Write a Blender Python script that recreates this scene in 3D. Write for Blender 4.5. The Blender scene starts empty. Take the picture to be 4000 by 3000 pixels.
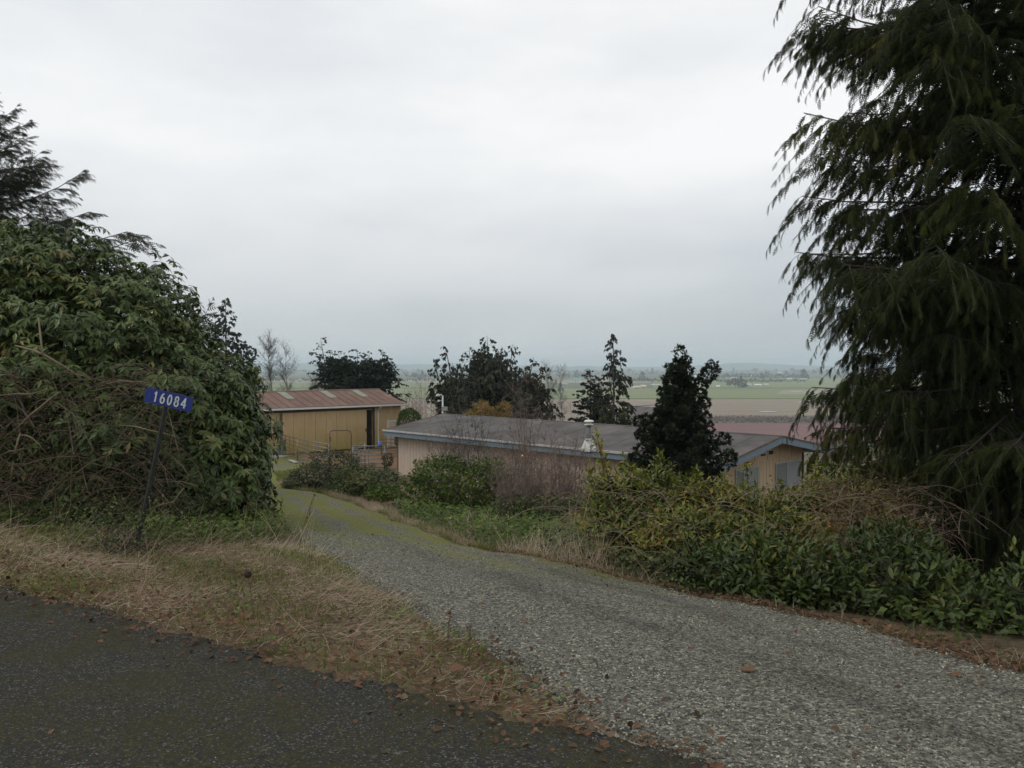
import bpy, math
import numpy as np
from mathutils import Vector, Matrix

# ------------------------------------------------------------------ camera, sky, sun, exposure
scene = bpy.context.scene
F, HOR, CZ = 3200.0, 1428.0, 2.2            # focal length in photo pixels, horizon row, eye height
PITCH = math.atan((1500 - HOR) / F)
cd = bpy.data.cameras.new('camera'); cam = bpy.data.objects.new('camera', cd)
scene.collection.objects.link(cam); scene.camera = cam
cd.sensor_width = 36.0; cd.lens = F / 4000 * 36.0; cd.clip_start = 0.05; cd.clip_end = 40000
cam.location = (0, 0, CZ); cam.rotation_euler = (math.pi / 2 - PITCH, 0, 0)

SUN_AZ, SUN_EL = math.radians(-105), math.radians(52)   # high, from the left
world = bpy.data.worlds.new('World'); scene.world = world; world.use_nodes = True
wn, wl = world.node_tree.nodes, world.node_tree.links
wn.clear()
w_out = wn.new('ShaderNodeOutputWorld'); w_bg = wn.new('ShaderNodeBackground'); wl.new(w_bg.outputs[0], w_out.inputs[0])
w_sky = wn.new('ShaderNodeTexSky'); w_sky.sky_type = 'NISHITA'; w_sky.sun_disc = False
w_sky.sun_elevation = SUN_EL; w_sky.sun_rotation = SUN_AZ
w_tc = wn.new('ShaderNodeTexCoord')
w_sep = wn.new('ShaderNodeSeparateXYZ'); wl.new(w_tc.outputs['Generated'], w_sep.inputs[0])
w_map = wn.new('ShaderNodeMapping'); w_map.inputs['Scale'].default_value = (1.0, 1.0, 3.2); w_map.inputs['Location'].default_value = (0.3, 0.1, 0.45)
wl.new(w_tc.outputs['Generated'], w_map.inputs[0])
w_noise = wn.new('ShaderNodeTexNoise'); w_noise.inputs['Scale'].default_value = 2.1; w_noise.inputs['Detail'].default_value = 5; w_noise.inputs['Roughness'].default_value = 0.5
wl.new(w_map.outputs[0], w_noise.inputs['Vector'])
w_el = wn.new('ShaderNodeValToRGB')             # overcast: dimmer low down, brighter higher up
for p_, c_ in ((0.0, (.60, .64, .665, 1)), (0.06, (.62, .65, .67, 1)), (0.14, (.77, .79, .805, 1)), (0.24, (.97, .975, .975, 1)), (1.0, (.92, .93, .94, 1))):
    e_ = w_el.color_ramp.elements.new(p_) if p_ not in (0.0, 1.0) else w_el.color_ramp.elements[0 if p_ == 0 else -1]
    e_.color = c_
wl.new(w_sep.outputs[2], w_el.inputs[0])
w_cl = wn.new('ShaderNodeValToRGB')
w_cl.color_ramp.elements[0].position = .34; w_cl.color_ramp.elements[0].color = (.84, .87, .895, 1)
w_cl.color_ramp.elements[1].position = .62; w_cl.color_ramp.elements[1].color = (1.07, 1.065, 1.06, 1)
wl.new(w_noise.outputs[0], w_cl.inputs[0])
w_mul = wn.new('ShaderNodeMixRGB'); w_mul.blend_type = 'MULTIPLY'; w_mul.inputs[0].default_value = 1
wl.new(w_el.outputs[0], w_mul.inputs[1]); wl.new(w_cl.outputs[0], w_mul.inputs[2])
w_dim = wn.new('ShaderNodeMixRGB'); w_dim.blend_type = 'MULTIPLY'; w_dim.inputs[0].default_value = 1; w_dim.inputs[2].default_value = (.09, .09, .09, 1)
wl.new(w_sky.outputs[0], w_dim.inputs[1])
w_mix = wn.new('ShaderNodeMixRGB'); w_mix.inputs[0].default_value = .08
wl.new(w_mul.outputs[0], w_mix.inputs[1]); wl.new(w_dim.outputs[0], w_mix.inputs[2]); wl.new(w_mix.outputs[0], w_bg.inputs[0])
w_bg.inputs[1].default_value = 1.0

sl = bpy.data.lights.new('sun', 'SUN'); sl.energy = 0.9; sl.angle = math.radians(35); sl.color = (1.0, .97, .93)
sun = bpy.data.objects.new('sun', sl); scene.collection.objects.link(sun)
sd = Vector((math.sin(SUN_AZ) * math.cos(SUN_EL), math.cos(SUN_AZ) * math.cos(SUN_EL), math.sin(SUN_EL)))
sun.rotation_euler = sd.to_track_quat('Z', 'Y').to_euler(); sun.location = sd * 60
vs = scene.view_settings
vs.view_transform = 'Standard'; vs.look = 'None'; vs.exposure = 0.0; vs.gamma = 1.0; vs.use_curve_mapping = False
cy = scene.cycles
cy.max_bounces = 6; cy.diffuse_bounces = 3; cy.glossy_bounces = 2; cy.transmission_bounces = 4; cy.volume_bounces = 1; cy.transparent_max_bounces = 4
cy.caustics_reflective = False; cy.caustics_refractive = False; cy.use_denoising = True
scene.render.filter_size = 1.6

# ------------------------------------------------------------------ helpers
rng = np.random.default_rng(11)
COL = scene.collection
MATS = {}

def ray(px, py):
    a = (px - 2000) / F; b = (1500 - py) / F
    y = math.cos(PITCH) + b * math.sin(PITCH); z = -math.sin(PITCH) + b * math.cos(PITCH)
    return np.array([a / y, 1.0, z / y])
def at(px, py, Y):
    r = ray(px, py) * Y; r[2] += CZ; return r
def hitz(px, py, z):
    r = ray(px, py); Y = (z - CZ) / r[2]; q = r * Y; q[2] = z; return q

def mat_nodes(name):
    m = bpy.data.materials.new(name); m.use_nodes = True
    nt = m.node_tree; nt.nodes.clear()
    out = nt.nodes.new('ShaderNodeOutputMaterial'); b = nt.nodes.new('ShaderNodeBsdfPrincipled')
    nt.links.new(b.outputs[0], out.inputs[0])
    MATS[name] = m
    return m, nt, b, out
def ramp(nt, stops):
    r = nt.nodes.new('ShaderNodeValToRGB'); cr = r.color_ramp
    while len(cr.elements) < len(stops): cr.elements.new(.5)
    for e, (p, c) in zip(cr.elements, stops):
        e.position = p; e.color = (c[0], c[1], c[2], 1)
    return r
def noise(nt, scale, detail=4, rough=.55, vec=None, stretch=None):
    n = nt.nodes.new('ShaderNodeTexNoise'); n.inputs['Scale'].default_value = scale
    n.inputs['Detail'].default_value = detail; n.inputs['Roughness'].default_value = rough
    if vec is None:
        g = nt.nodes.new('ShaderNodeNewGeometry'); vec = g.outputs['Position']
    if stretch:
        mp = nt.nodes.new('ShaderNodeMapping'); mp.inputs['Scale'].default_value = stretch
        nt.links.new(vec, mp.inputs[0]); vec = mp.outputs[0]
    nt.links.new(vec, n.inputs['Vector'])
    return n
def mixc(nt, fac, a, b, mode='MIX'):
    m = nt.nodes.new('ShaderNodeMixRGB'); m.blend_type = mode
    for i, v in ((0, fac), (1, a), (2, b)):
        if hasattr(v, 'is_linked') or hasattr(v, 'links'): nt.links.new(v, m.inputs[i])
        elif i == 0: m.inputs[0].default_value = v
        else: m.inputs[i].default_value = (v[0], v[1], v[2], 1)
    return m.outputs[0]
def bump(nt, bsdf, h, strength=.5, dist=.02):
    b = nt.nodes.new('ShaderNodeBump'); b.inputs['Strength'].default_value = strength; b.inputs['Distance'].default_value = dist
    nt.links.new(h, b.inputs['Height']); nt.links.new(b.outputs[0], bsdf.inputs['Normal'])
def spec(b, v): b.inputs['Specular IOR Level'].default_value = v
def surf(name, c1, c2, scale=3.0, rough=.8, stretch=None, bmp=0.0, sp=.3, metal=0.0, c3=None, bdist=.01):
    m, nt, b, o = mat_nodes(name)
    n = noise(nt, scale, 5, .6, stretch=stretch)
    st = [(.3, c1), (.7, c2)] if c3 is None else [(.28, c1), (.5, c2), (.72, c3)]
    r = ramp(nt, st); nt.links.new(n.outputs[0], r.inputs[0]); nt.links.new(r.outputs[0], b.inputs['Base Color'])
    b.inputs['Roughness'].default_value = rough; b.inputs['Metallic'].default_value = metal; spec(b, sp)
    if bmp: bump(nt, b, n.outputs[0], bmp, bdist)
    return m
def leafm(name, stops, rough=.5, tr=.22, sp=.35):
    m, nt, b, o = mat_nodes(name)
    a = nt.nodes.new('ShaderNodeAttribute'); a.attribute_name = 'tint'
    r = ramp(nt, stops); nt.links.new(a.outputs['Fac'], r.inputs[0])
    nt.links.new(r.outputs[0], b.inputs['Base Color']); b.inputs['Roughness'].default_value = rough; spec(b, sp)
    if tr > 0:
        t = nt.nodes.new('ShaderNodeBsdfTranslucent'); nt.links.new(r.outputs[0], t.inputs[0])
        mx = nt.nodes.new('ShaderNodeMixShader'); mx.inputs[0].default_value = tr
        nt.links.new(b.outputs[0], mx.inputs[1]); nt.links.new(t.outputs[0], mx.inputs[2]); nt.links.new(mx.outputs[0], o.inputs[0])
    return m

def mesh_data(name, V, Fs, mat, tint=None, smooth=False, attrs=None):
    if not isinstance(Fs, list): Fs = [Fs]
    Fs = [np.asarray(f, np.int32) for f in Fs if len(f)]
    V = np.asarray(V, np.float32)
    me = bpy.data.meshes.new(name)
    me.vertices.add(len(V)); me.vertices.foreach_set('co', V.ravel())
    loops = np.concatenate([f.ravel() for f in Fs]); tot = np.concatenate([np.full(len(f), f.shape[1], np.int32) for f in Fs])
    start = np.concatenate([[0], np.cumsum(tot)[:-1]]).astype(np.int32)
    me.loops.add(len(loops)); me.loops.foreach_set('vertex_index', loops)
    me.polygons.add(len(tot)); me.polygons.foreach_set('loop_start', start)
    me.update(calc_edges=True)
    if smooth: me.polygons.foreach_set('use_smooth', np.ones(len(tot), bool))
    else: me.polygons.foreach_set('use_smooth', np.zeros(len(tot), bool))
    at_ = dict(attrs or {})
    if tint is not None: at_['tint'] = tint
    for k, a in at_.items():
        t = me.attributes.new(k, 'FLOAT', 'POINT'); t.data.foreach_set('value', np.asarray(a, np.float32))
    me.materials.append(MATS[mat] if isinstance(mat, str) else mat)
    return me
def link(name, data, parent=None):
    o = bpy.data.objects.new(name, data); COL.objects.link(o)
    if parent is not None: o.parent = parent
    return o
def part(name, VF, mat, parent=None, smooth=False, tint=None, kind=None, attrs=None):
    V, Fs = VF
    o = link(name, mesh_data(name, V, Fs, mat, tint, smooth, attrs), parent)
    if kind: o['kind'] = kind
    return o
def tag(o, label, cat=None, group=None, kind=None):
    o['label'] = label
    if cat: o['category'] = cat
    if group: o['group'] = group
    if kind: o['kind'] = kind
    return o
def thing(name, label, cat, loc=(0, 0, 0), rz=0.0, group=None):
    o = link(name, None); o.location = [float(c) for c in loc]; o.rotation_euler = (0, 0, rz); o.empty_display_size = .2
    return tag(o, label, cat, group)
def structure(o, label=None):
    o['kind'] = 'structure'
    if label: o['label'] = label
    return o

# --- shapes (V, F)
BOXF = np.array([[0, 3, 2, 1], [4, 5, 6, 7], [0, 1, 5, 4], [1, 2, 6, 5], [2, 3, 7, 6], [3, 0, 4, 7]])
def box(x0, x1, y0, y1, z0, z1):
    return np.array([[x0, y0, z0], [x1, y0, z0], [x1, y1, z0], [x0, y1, z0], [x0, y0, z1], [x1, y0, z1], [x1, y1, z1], [x0, y1, z1]], float), BOXF
def hexa(p8): return np.array(p8, float), BOXF
def merge(*parts_):
    Vs, T, Q, off = [], [], [], 0
    for V, Fs in parts_:
        for f in (Fs if isinstance(Fs, list) else [Fs]):
            f = np.asarray(f)
            if len(f): (Q if f.shape[1] == 4 else T).append(f + off)
        Vs.append(V); off += len(V)
    out = []
    if T: out.append(np.concatenate(T))
    if Q: out.append(np.concatenate(Q))
    return np.concatenate(Vs), out
def tubes(P, R, ns=4, cap=False):
    P = np.asarray(P, float); N, K, _ = P.shape
    R = np.broadcast_to(np.asarray(R, float), (N, K))
    T = np.gradient(P, axis=1); T /= np.linalg.norm(T, axis=2, keepdims=True) + 1e-9
    ref = np.where(np.abs(T[..., 2:3]) > .9, np.array([1., 0, 0]), np.array([0, 0, 1.]))
    A = np.cross(T, ref); A /= np.linalg.norm(A, axis=2, keepdims=True) + 1e-9
    B = np.cross(T, A)
    an = np.arange(ns) / ns * 2 * np.pi
    V = P[:, :, None, :] + R[:, :, None, None] * (np.cos(an)[None, None, :, None] * A[:, :, None, :] + np.sin(an)[None, None, :, None] * B[:, :, None, :])
    idx = np.arange(N * K * ns).reshape(N, K, ns)
    a = idx[:, :-1, :]; b = idx[:, 1:, :]
    Q = np.stack([a, np.roll(a, -1, 2), np.roll(b, -1, 2), b], -1).reshape(-1, 4)
    out = [Q]
    V = V.reshape(-1, 3)
    if cap:
        c0 = len(V) + np.arange(N); c1 = c0 + N
        V = np.concatenate([V, P[:, 0], P[:, -1]])
        e0, e1 = idx[:, 0, :], idx[:, -1, :]
        out.append(np.stack([np.broadcast_to(c0[:, None], e0.shape), np.roll(e0, -1, 1), e0], -1).reshape(-1, 3))
        out.append(np.stack([np.broadcast_to(c1[:, None], e1.shape), e1, np.roll(e1, -1, 1)], -1).reshape(-1, 3))
    return V, out
def tube(pts, r, ns=8, cap=True): 
    pts = np.asarray(pts, float)[None]
    return tubes(pts, np.broadcast_to(np.asarray(r, float), (pts.shape[1],))[None], ns, cap)
def lathe(prof, ns=16):
    prof = np.asarray(prof, float); K = len(prof); an = np.arange(ns) / ns * 2 * np.pi
    V = np.stack([prof[:, 0:1] * np.cos(an), prof[:, 0:1] * np.sin(an), np.repeat(prof[:, 1:2], ns, 1)], -1).reshape(-1, 3)
    i = np.arange(K * ns).reshape(K, ns); a, b = i[:-1], i[1:]
    return V, np.stack([a, np.roll(a, -1, 1), np.roll(b, -1, 1), b], -1).reshape(-1, 4)
def norm(v): return v / (np.linalg.norm(v, axis=-1, keepdims=True) + 1e-9)
def frames(f, n):
    f = norm(f); y = norm(np.cross(n, f)); z = np.cross(f, y)
    return np.stack([f, y, z], 2)
def scatter(base, R, S, L):
    BV, BF = base; M = len(L)
    S = np.asarray(S, float)
    if S.ndim == 1: S = np.repeat(S[:, None], 3, 1)
    V = np.einsum('mij,mkj->mki', R, BV[None] * S[:, None, :]) + L[:, None, :]
    Fo = BF[None] + (np.arange(M) * len(BV))[:, None, None]
    return V.reshape(-1, 3), Fo.reshape(-1, BF.shape[1])
def rep(a, base): return np.repeat(a, len(base[0]))

def rdir(n, rg=None):
    rg = rg or rng
    return norm(rg.normal(size=(n, 3)))

# --- leaf shapes, unit length along +X, face up +Z
def big_leaf(w=.34, droop=.18, fold=.06):
    t = np.array([0, .3, .68, 1.0]); z = -droop * t ** 2
    V = [[t[i], 0, z[i]] for i in range(4)]
    V += [[.3, w / 2, z[1] + fold], [.68, w * .46, z[2] + fold], [.3, -w / 2, z[1] + fold], [.68, -w * .46, z[2] + fold]]
    Fc = [[0, 1, 4], [1, 5, 4], [1, 2, 5], [2, 3, 5], [0, 6, 1], [1, 6, 7], [1, 7, 2], [2, 7, 3]]
    return np.array(V, float), np.array(Fc)
def mid_leaf(w=.34, droop=.16, fold=.05):
    V = [[0, 0, 0], [.5, 0, -droop * .25], [1, 0, -droop], [.5, w / 2, -droop * .25 + fold], [.5, -w / 2, -droop * .25 + fold]]
    return np.array(V, float), np.array([[0, 1, 3], [1, 2, 3], [0, 4, 1], [1, 4, 2]])
def small_leaf(w=.6, fold=.12):
    V = [[0, 0, 0], [.45, w / 2, fold], [1, 0, -.05], [.45, -w / 2, fold]]
    return np.array(V, float), np.array([[0, 2, 1], [0, 3, 2]])
def blade(segs=2, bend=.5, w=.03):
    V, Fc = [], []
    for i in range(segs):
        t = i / segs; V += [[t, -w * (1 - t * .7), -bend * t * t], [t, w * (1 - t * .7), -bend * t * t]]
    V.append([1, 0, -bend])
    for i in range(segs - 1):
        a = 2 * i; Fc += [[a, a + 2, a + 1], [a + 1, a + 2, a + 3]]
    a = 2 * (segs - 1); Fc.append([a, a + 2, a + 1])
    return np.array(V, float), np.array(Fc)
def frond(n=9, droop=.25, wid=.30, pin=.05):
    """cedar spray: a drooping axis with alternating side sprays that taper to the tip"""
    V, Fc = [], []
    def tri(a, b, c):
        k = len(V); V.extend([a, b, c]); Fc.append([k, k + 1, k + 2])
    ax = lambda t: np.array([t, 0, -droop * t * t])
    for i in range(3):
        a, b = ax(i / 3), ax((i + 1) / 3); k = len(V)
        V.extend([a + [0, -.014, 0], a + [0, .014, 0], b]); Fc.append([k, k + 2, k + 1])
    for i in range(n):
        t = .08 + .86 * i / (n - 1); L = wid * (math.sin(math.pi * (.18 + .78 * t)) ** .8)
        for sg in (-1, 1):
            a = ax(t + (.02 if sg > 0 else 0)); d = np.array([.55, sg * .83, -.12]) * L
            s = np.array([pin, -sg * pin * .3, 0])
            tri(a - s * .5, a + d * .62 + s * .75, a + d); tri(a - s * .5, a + s * .6, a + d * .62 + s * .75)
    return np.array(V, float), np.array(Fc)
def tuft(n=7, seed=0, wid=.17, spread=.75):
    """needle spray for trees farther off: a fan of narrow blades"""
    r = np.random.default_rng(seed); V, Fc = [], []
    for i in range(n):
        a = (i / (n - 1) - .5) * 2 * spread; L = (1 - .35 * abs(a)) * r.uniform(.8, 1.1)
        d = np.array([math.cos(a), math.sin(a), r.uniform(-.25, .15)]) * L; s = np.array([-math.sin(a), math.cos(a), 0]) * wid * .5
        k = len(V); V.extend([np.zeros(3), d * .55 + s, d, d * .55 - s]); Fc += [[k, k + 2, k + 1], [k, k + 3, k + 2]]
    return np.array(V, float), np.array(Fc)

def shag(seed=0, wid=.34):
    return tuft(3, seed, wid, .55)

# ------------------------------------------------------------------ terrain
NX, NY, S0 = .505, .863, 4.39
def sw(x, y): return NX * x + NY * y - S0, -NY * x + NX * y
def xy(s, w):
    d = NX * NX + NY * NY; a = s + S0
    return (NX * a - NY * w) / d, (NY * a + NX * w) / d
KS = [-60, 0, 2, 4.1, 6.9, 12.4, 17.3, 21.5, 27.8, 31.8, 36.8, 44.8, 50.8, 58.8, 80, 120, 200, 280, 340]
KZ = [0, 0, -.07, -.3, -.72, -1.5, -2.12, -2.75, -3.65, -4.15, -4.48, -4.55, -4.7, -5.6, -9.4, -17.4, -30.4, -34, -34.4]
PLAIN = -34.4
def gprof(s): return sum(np.interp(s + d, KS, KZ) for d in (-1, -.5, 0, .5, 1)) / 5
HO = np.array([8.6, 32.8]); HROT = math.radians(44.6); HW, HL, HZ = 9.2, 23.2, -4.45
HB = np.array([math.cos(HROT), math.sin(HROT)]); HA = np.array([-HB[1], HB[0]])
def smooth01(t): t = np.clip(t, 0, 1); return t * t * (3 - 2 * t)
def H(x, y):
    x = np.asarray(x, float); y = np.asarray(y, float)
    s, w = sw(x, y); z = gprof(s)
    u = (x - HO[0]) * HB[0] + (y - HO[1]) * HB[1]; v = (x - HO[0]) * HA[0] + (y - HO[1]) * HA[1]
    dx = np.maximum(np.maximum(-u, u - HW), 0); dy = np.maximum(np.maximum(-v, v - HL), 0)
    k = 1 - smooth01((np.hypot(dx, dy) - 1.0) / 5.5)
    z = z * (1 - k) + HZ * k
    near = np.exp(-np.maximum(s - 50, 0) / 30)
    off = smooth01((s - .6) / 2)
    z = z + off * near * .02 * (np.sin(x * 1.9 + 1.3 * np.sin(y * .8)) + np.sin(y * 2.3 + x * .7) + .6 * np.sin(x * 4.1 - y * 3.2))
    return z
LS = [-.2, .05, .35, .6, 1.0, 1.4, 2.0, 2.45, 3.0, 3.9, 5.4, 7.7, 10, 12.2, 15.1, 18.4, 22.3, 27, 31, 36, 42]
LW = [1.2, 1.7, 2.4, 2.85, 3.4, 4.2, 5.1, 6.0, 6.8, 8.2, 10.2, 12.9, 15.7, 18.5, 23.8, 27.6, 31.8, 37.5, 42, 48, 50]
RS = [-.2, 2.0, 3.05, 3.34, 3.68, 4.0, 4.3, 5.0, 5.38, 5.7, 6.6, 8.46, 10, 12.2, 13.9, 15.1, 18.4, 22.3, 27, 31, 36, 42]
RW = [-9, -4, -.24, .06, .63, 1.3, 2.15, 3.4, 4.7, 5.8, 7.45, 9.9, 11.85, 14.4, 17.2, 20, 23.75, 27.8, 33, 36, 38.5, 40]
def wL(s): return np.interp(s, LS, LW)
def wR(s): return np.interp(s, RS, RW)
def in_drive(x, y, m=0.0):
    s, w = sw(x, y); return (s > -.1) & (s < 42) & (w > wR(s) + m) & (w < wL(s) - m)

def grid(xs, ys, zf):
    X, Y = np.meshgrid(xs, ys); Z = zf(X, Y); n, m = X.shape
    i = np.arange(n * m).reshape(n, m)
    Q = np.stack([i[:-1, :-1], i[:-1, 1:], i[1:, 1:], i[1:, :-1]], -1).reshape(-1, 4)
    return np.stack([X, Y, Z], -1).reshape(-1, 3), Q

# ------------------------------------------------------------------ the setting
def ground_mat():
    m, nt, b, o = mat_nodes('ground_mat')
    n1 = noise(nt, .9, 6, .65); n2 = noise(nt, 14, 4, .6); big = noise(nt, .006, 4, .6, stretch=(.35, 1.6, 1))
    soil = ramp(nt, [(.3, (.075, .056, .036)), (.5, (.12, .094, .056)), (.7, (.16, .125, .08))]); nt.links.new(n1.outputs[0], soil.inputs[0])
    sp_ = ramp(nt, [(.35, (.55, .55, .55)), (.7, (1.3, 1.25, 1.15))]); nt.links.new(n2.outputs[0], sp_.inputs[0])
    near = mixc(nt, 1.0, soil.outputs[0], sp_.outputs[0], 'MULTIPLY')
    far = ramp(nt, [(.34, (.10, .085, .055)), (.45, (.085, .11, .04)), (.55, (.13, .115, .075)), (.66, (.075, .105, .04))]); nt.links.new(big.outputs[0], far.inputs[0])
    g = nt.nodes.new('ShaderNodeNewGeometry'); sx = nt.nodes.new('ShaderNodeSeparateXYZ'); nt.links.new(g.outputs['Position'], sx.inputs[0])
    mr = nt.nodes.new('ShaderNodeMapRange'); mr.inputs[1].default_value = 220; mr.inputs[2].default_value = 380
    nt.links.new(sx.outputs[1], mr.inputs[0])
    nt.links.new(mixc(nt, mr.outputs[0], near, far.outputs[0]), b.inputs['Base Color'])
    b.inputs['Roughness'].default_value = .95; spec(b, .15); bump(nt, b, n2.outputs[0], .4, .03)
ground_mat()
def asphalt_mat():
    m, nt, b, o = mat_nodes('asphalt_mat')
    g = nt.nodes.new('ShaderNodeNewGeometry')
    v = nt.nodes.new('ShaderNodeTexVoronoi'); v.inputs['Scale'].default_value = 95; nt.links.new(g.outputs['Position'], v.inputs['Vector'])
    sv = nt.nodes.new('ShaderNodeSeparateColor'); nt.links.new(v.outputs['Color'], sv.inputs[0])
    st = ramp(nt, [(.0, (.012, .012, .011)), (.55, (.024, .023, .020)), (.86, (.044, .042, .035)), (.985, (.15, .15, .13))]); nt.links.new(sv.outputs[0], st.inputs[0])
    n1 = noise(nt, 1.3, 6, .7); n2 = noise(nt, 24, 4, .7)
    ms = mixc(nt, .5, n1.outputs[0], n2.outputs[0])
    mk = ramp(nt, [(.46, (0, 0, 0)), (.55, (1, 1, 1))]); nt.links.new(ms, mk.inputs[0])
    moss = ramp(nt, [(.3, (.016, .015, .004)), (.7, (.050, .044, .009))]); nt.links.new(n2.outputs[0], moss.inputs[0])
    sc = nt.nodes.new('ShaderNodeMath'); sc.operation = 'MULTIPLY'; sc.inputs[1].default_value = .72; nt.links.new(mk.outputs[0], sc.inputs[0])
    nt.links.new(mixc(nt, sc.outputs[0], st.outputs[0], moss.outputs[0]), b.inputs['Base Color'])
    b.inputs['Roughness'].default_value = .85; spec(b, .25); bump(nt, b, v.outputs['Distance'], .9, .012)
asphalt_mat()
def gravel_mat():
    m, nt, b, o = mat_nodes('gravel_mat')
    g = nt.nodes.new('ShaderNodeNewGeometry')
    v = nt.nodes.new('ShaderNodeTexVoronoi'); v.inputs['Scale'].default_value = 52; nt.links.new(g.outputs['Position'], v.inputs['Vector'])
    sv = nt.nodes.new('ShaderNodeSeparateColor'); nt.links.new(v.outputs['Color'], sv.inputs[0])
    st = ramp(nt, [(.0, (.03, .029, .025)), (.4, (.10, .097, .077)), (.8, (.165, .159, .125)), (.97, (.30, .288, .225))]); nt.links.new(sv.outputs[0], st.inputs[0])
    n1 = noise(nt, 2.2, 6, .7); n2 = noise(nt, 30, 4, .7)
    am = nt.nodes.new('ShaderNodeAttribute'); am.attribute_name = 'moss'; ad = nt.nodes.new('ShaderNodeAttribute'); ad.attribute_name = 'damp'
    def thr(a, n, lo, hi):
        mx = nt.nodes.new('ShaderNodeMath'); mx.operation = 'ADD'; nt.links.new(a, mx.inputs[0]); nt.links.new(n, mx.inputs[1])
        r = ramp(nt, [(lo, (0, 0, 0)), (hi, (1, 1, 1))]); nt.links.new(mx.outputs[0], r.inputs[0]); return r.outputs[0]
    nn = mixc(nt, .4, n1.outputs[0], n2.outputs[0])
    mask = thr(am.outputs['Fac'], nn, .74, 1.02)
    damp = thr(ad.outputs['Fac'], nn, .80, 1.0)
    dark = mixc(nt, 1.0, st.outputs[0], (.45, .45, .45), 'MULTIPLY')
    base = mixc(nt, damp, st.outputs[0], dark)
    moss = ramp(nt, [(.3, (.085, .09, .012)), (.55, (.15, .155, .022)), (.75, (.17, .14, .05))]); nt.links.new(n2.outputs[0], moss.inputs[0])
    sc = nt.nodes.new('ShaderNodeMath'); sc.operation = 'MULTIPLY'; sc.inputs[1].default_value = .9; nt.links.new(mask, sc.inputs[0])
    nt.links.new(mixc(nt, sc.outputs[0], base, moss.outputs[0]), b.inputs['Base Color'])
    b.inputs['Roughness'].default_value = .85; spec(b, .25); bump(nt, b, v.outputs['Distance'], .8, .02)
gravel_mat()

def ax_(n, a, lo, hi):
    t = np.linspace(math.asinh(lo / a), math.asinh(hi / a), n); return a * np.sinh(t)
def zground(x, y):
    z = H(x, y); s, w = sw(x, y)
    z = z - .06 * in_drive(x, y, .28) - .06 * ((s < .25) & (s > -9.2))
    return z - .012
V, Q = grid(ax_(210, 7, -10500, 10500), np.concatenate([-ax_(24, 7, .5, 300)[::-1], ax_(205, 9, .0, 10500)]), zground)
structure(part('ground', (V, Q), 'ground_mat', smooth=True))

# road: a sheet of old chip seal with a crumbled edge a few centimetres thick
def road_sheet():
    ws = np.concatenate([np.linspace(-60, -8, 60), np.linspace(-8, 14, 700)[1:], np.linspace(14, 90, 90)[1:]])
    e = .05 * np.sin(ws * 1.1) + .035 * np.sin(ws * 3.7 + 1) + .03 * np.sin(ws * 9.3) + .022 * np.sin(ws * 23.1 + 2) + .02 * rng.normal(size=len(ws)) * (np.abs(ws - 3) < 12)
    rows = []
    for k, (sv, dz) in enumerate([(-8.5, .03), (-6, .035), (-4, .035), (-2.5, .033), (-1.2, .032), (-.5, .03), (-.06, .024), (0.0, .01), (.03, -.07)]):
        s = np.full_like(ws, sv) + (e if sv > -.6 else 0); x, y = xy(s, ws); rows.append(np.stack([x, y, gprof(s) + dz + .004 * np.sin(ws * 2 + k)], -1))
    V = np.stack(rows); n, m, _ = V.shape; i = np.arange(n * m).reshape(n, m)
    return V.reshape(-1, 3), np.stack([i[:-1, 1:], i[:-1, :-1], i[1:, :-1], i[1:, 1:]], -1).reshape(-1, 4)
structure(part('road', road_sheet(), 'asphalt_mat', smooth=True))

def drive_sheet():
    ss = np.concatenate([np.linspace(-.05, 8, 150), np.linspace(8, 42, 150)[1:]]); us = np.linspace(0, 1, 64)
    S, U = np.meshgrid(ss, us, indexing='ij')
    wl = wL(S) + .10 * np.sin(S * 5.1) + .05 * np.sin(S * 13); wr = wR(S) + .06 * np.sin(S * 4.3 + 1)
    W = wr + (wl - wr) * U
    x, y = xy(S, W); z = H(x, y)
    wid = wl - wr
    edge = np.minimum(U, 1 - U) * wid
    z = z + .024 * smooth01(edge / .3) - .05 * (1 - smooth01(edge / .25))
    lane = np.abs(U - .5)
    far = smooth01((S - 2.9) / 4.2)
    moss = .16 + far * (.23 + .30 * np.exp(-((U - .45) / .09) ** 2) + .24 * np.exp(-((U - .82) / .12) ** 2) + .06 * np.sin(S * 1.9 + W) ) + .42 * np.exp(-edge / .16) * smooth01((S - 1) / 3) + .12 * np.exp(-((U - .12) / .1) ** 2) * far
    rut = np.exp(-((U - .30) / .06) ** 2) + np.exp(-((U - .62) / .07) ** 2)
    damp = .20 + .20 * rut * (1 - far * .6) 
    moss = moss - .12 * rut * far
    n, m = S.shape; i = np.arange(n * m).reshape(n, m)
    Q = np.stack([i[:-1, :-1], i[1:, :-1], i[1:, 1:], i[:-1, 1:]], -1).reshape(-1, 4)
    return (np.stack([x, y, z], -1).reshape(-1, 3), Q), dict(moss=moss.ravel(), damp=damp.ravel())
VF, A = drive_sheet()
structure(part('driveway', VF, 'gravel_mat', attrs=A, smooth=True))

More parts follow.
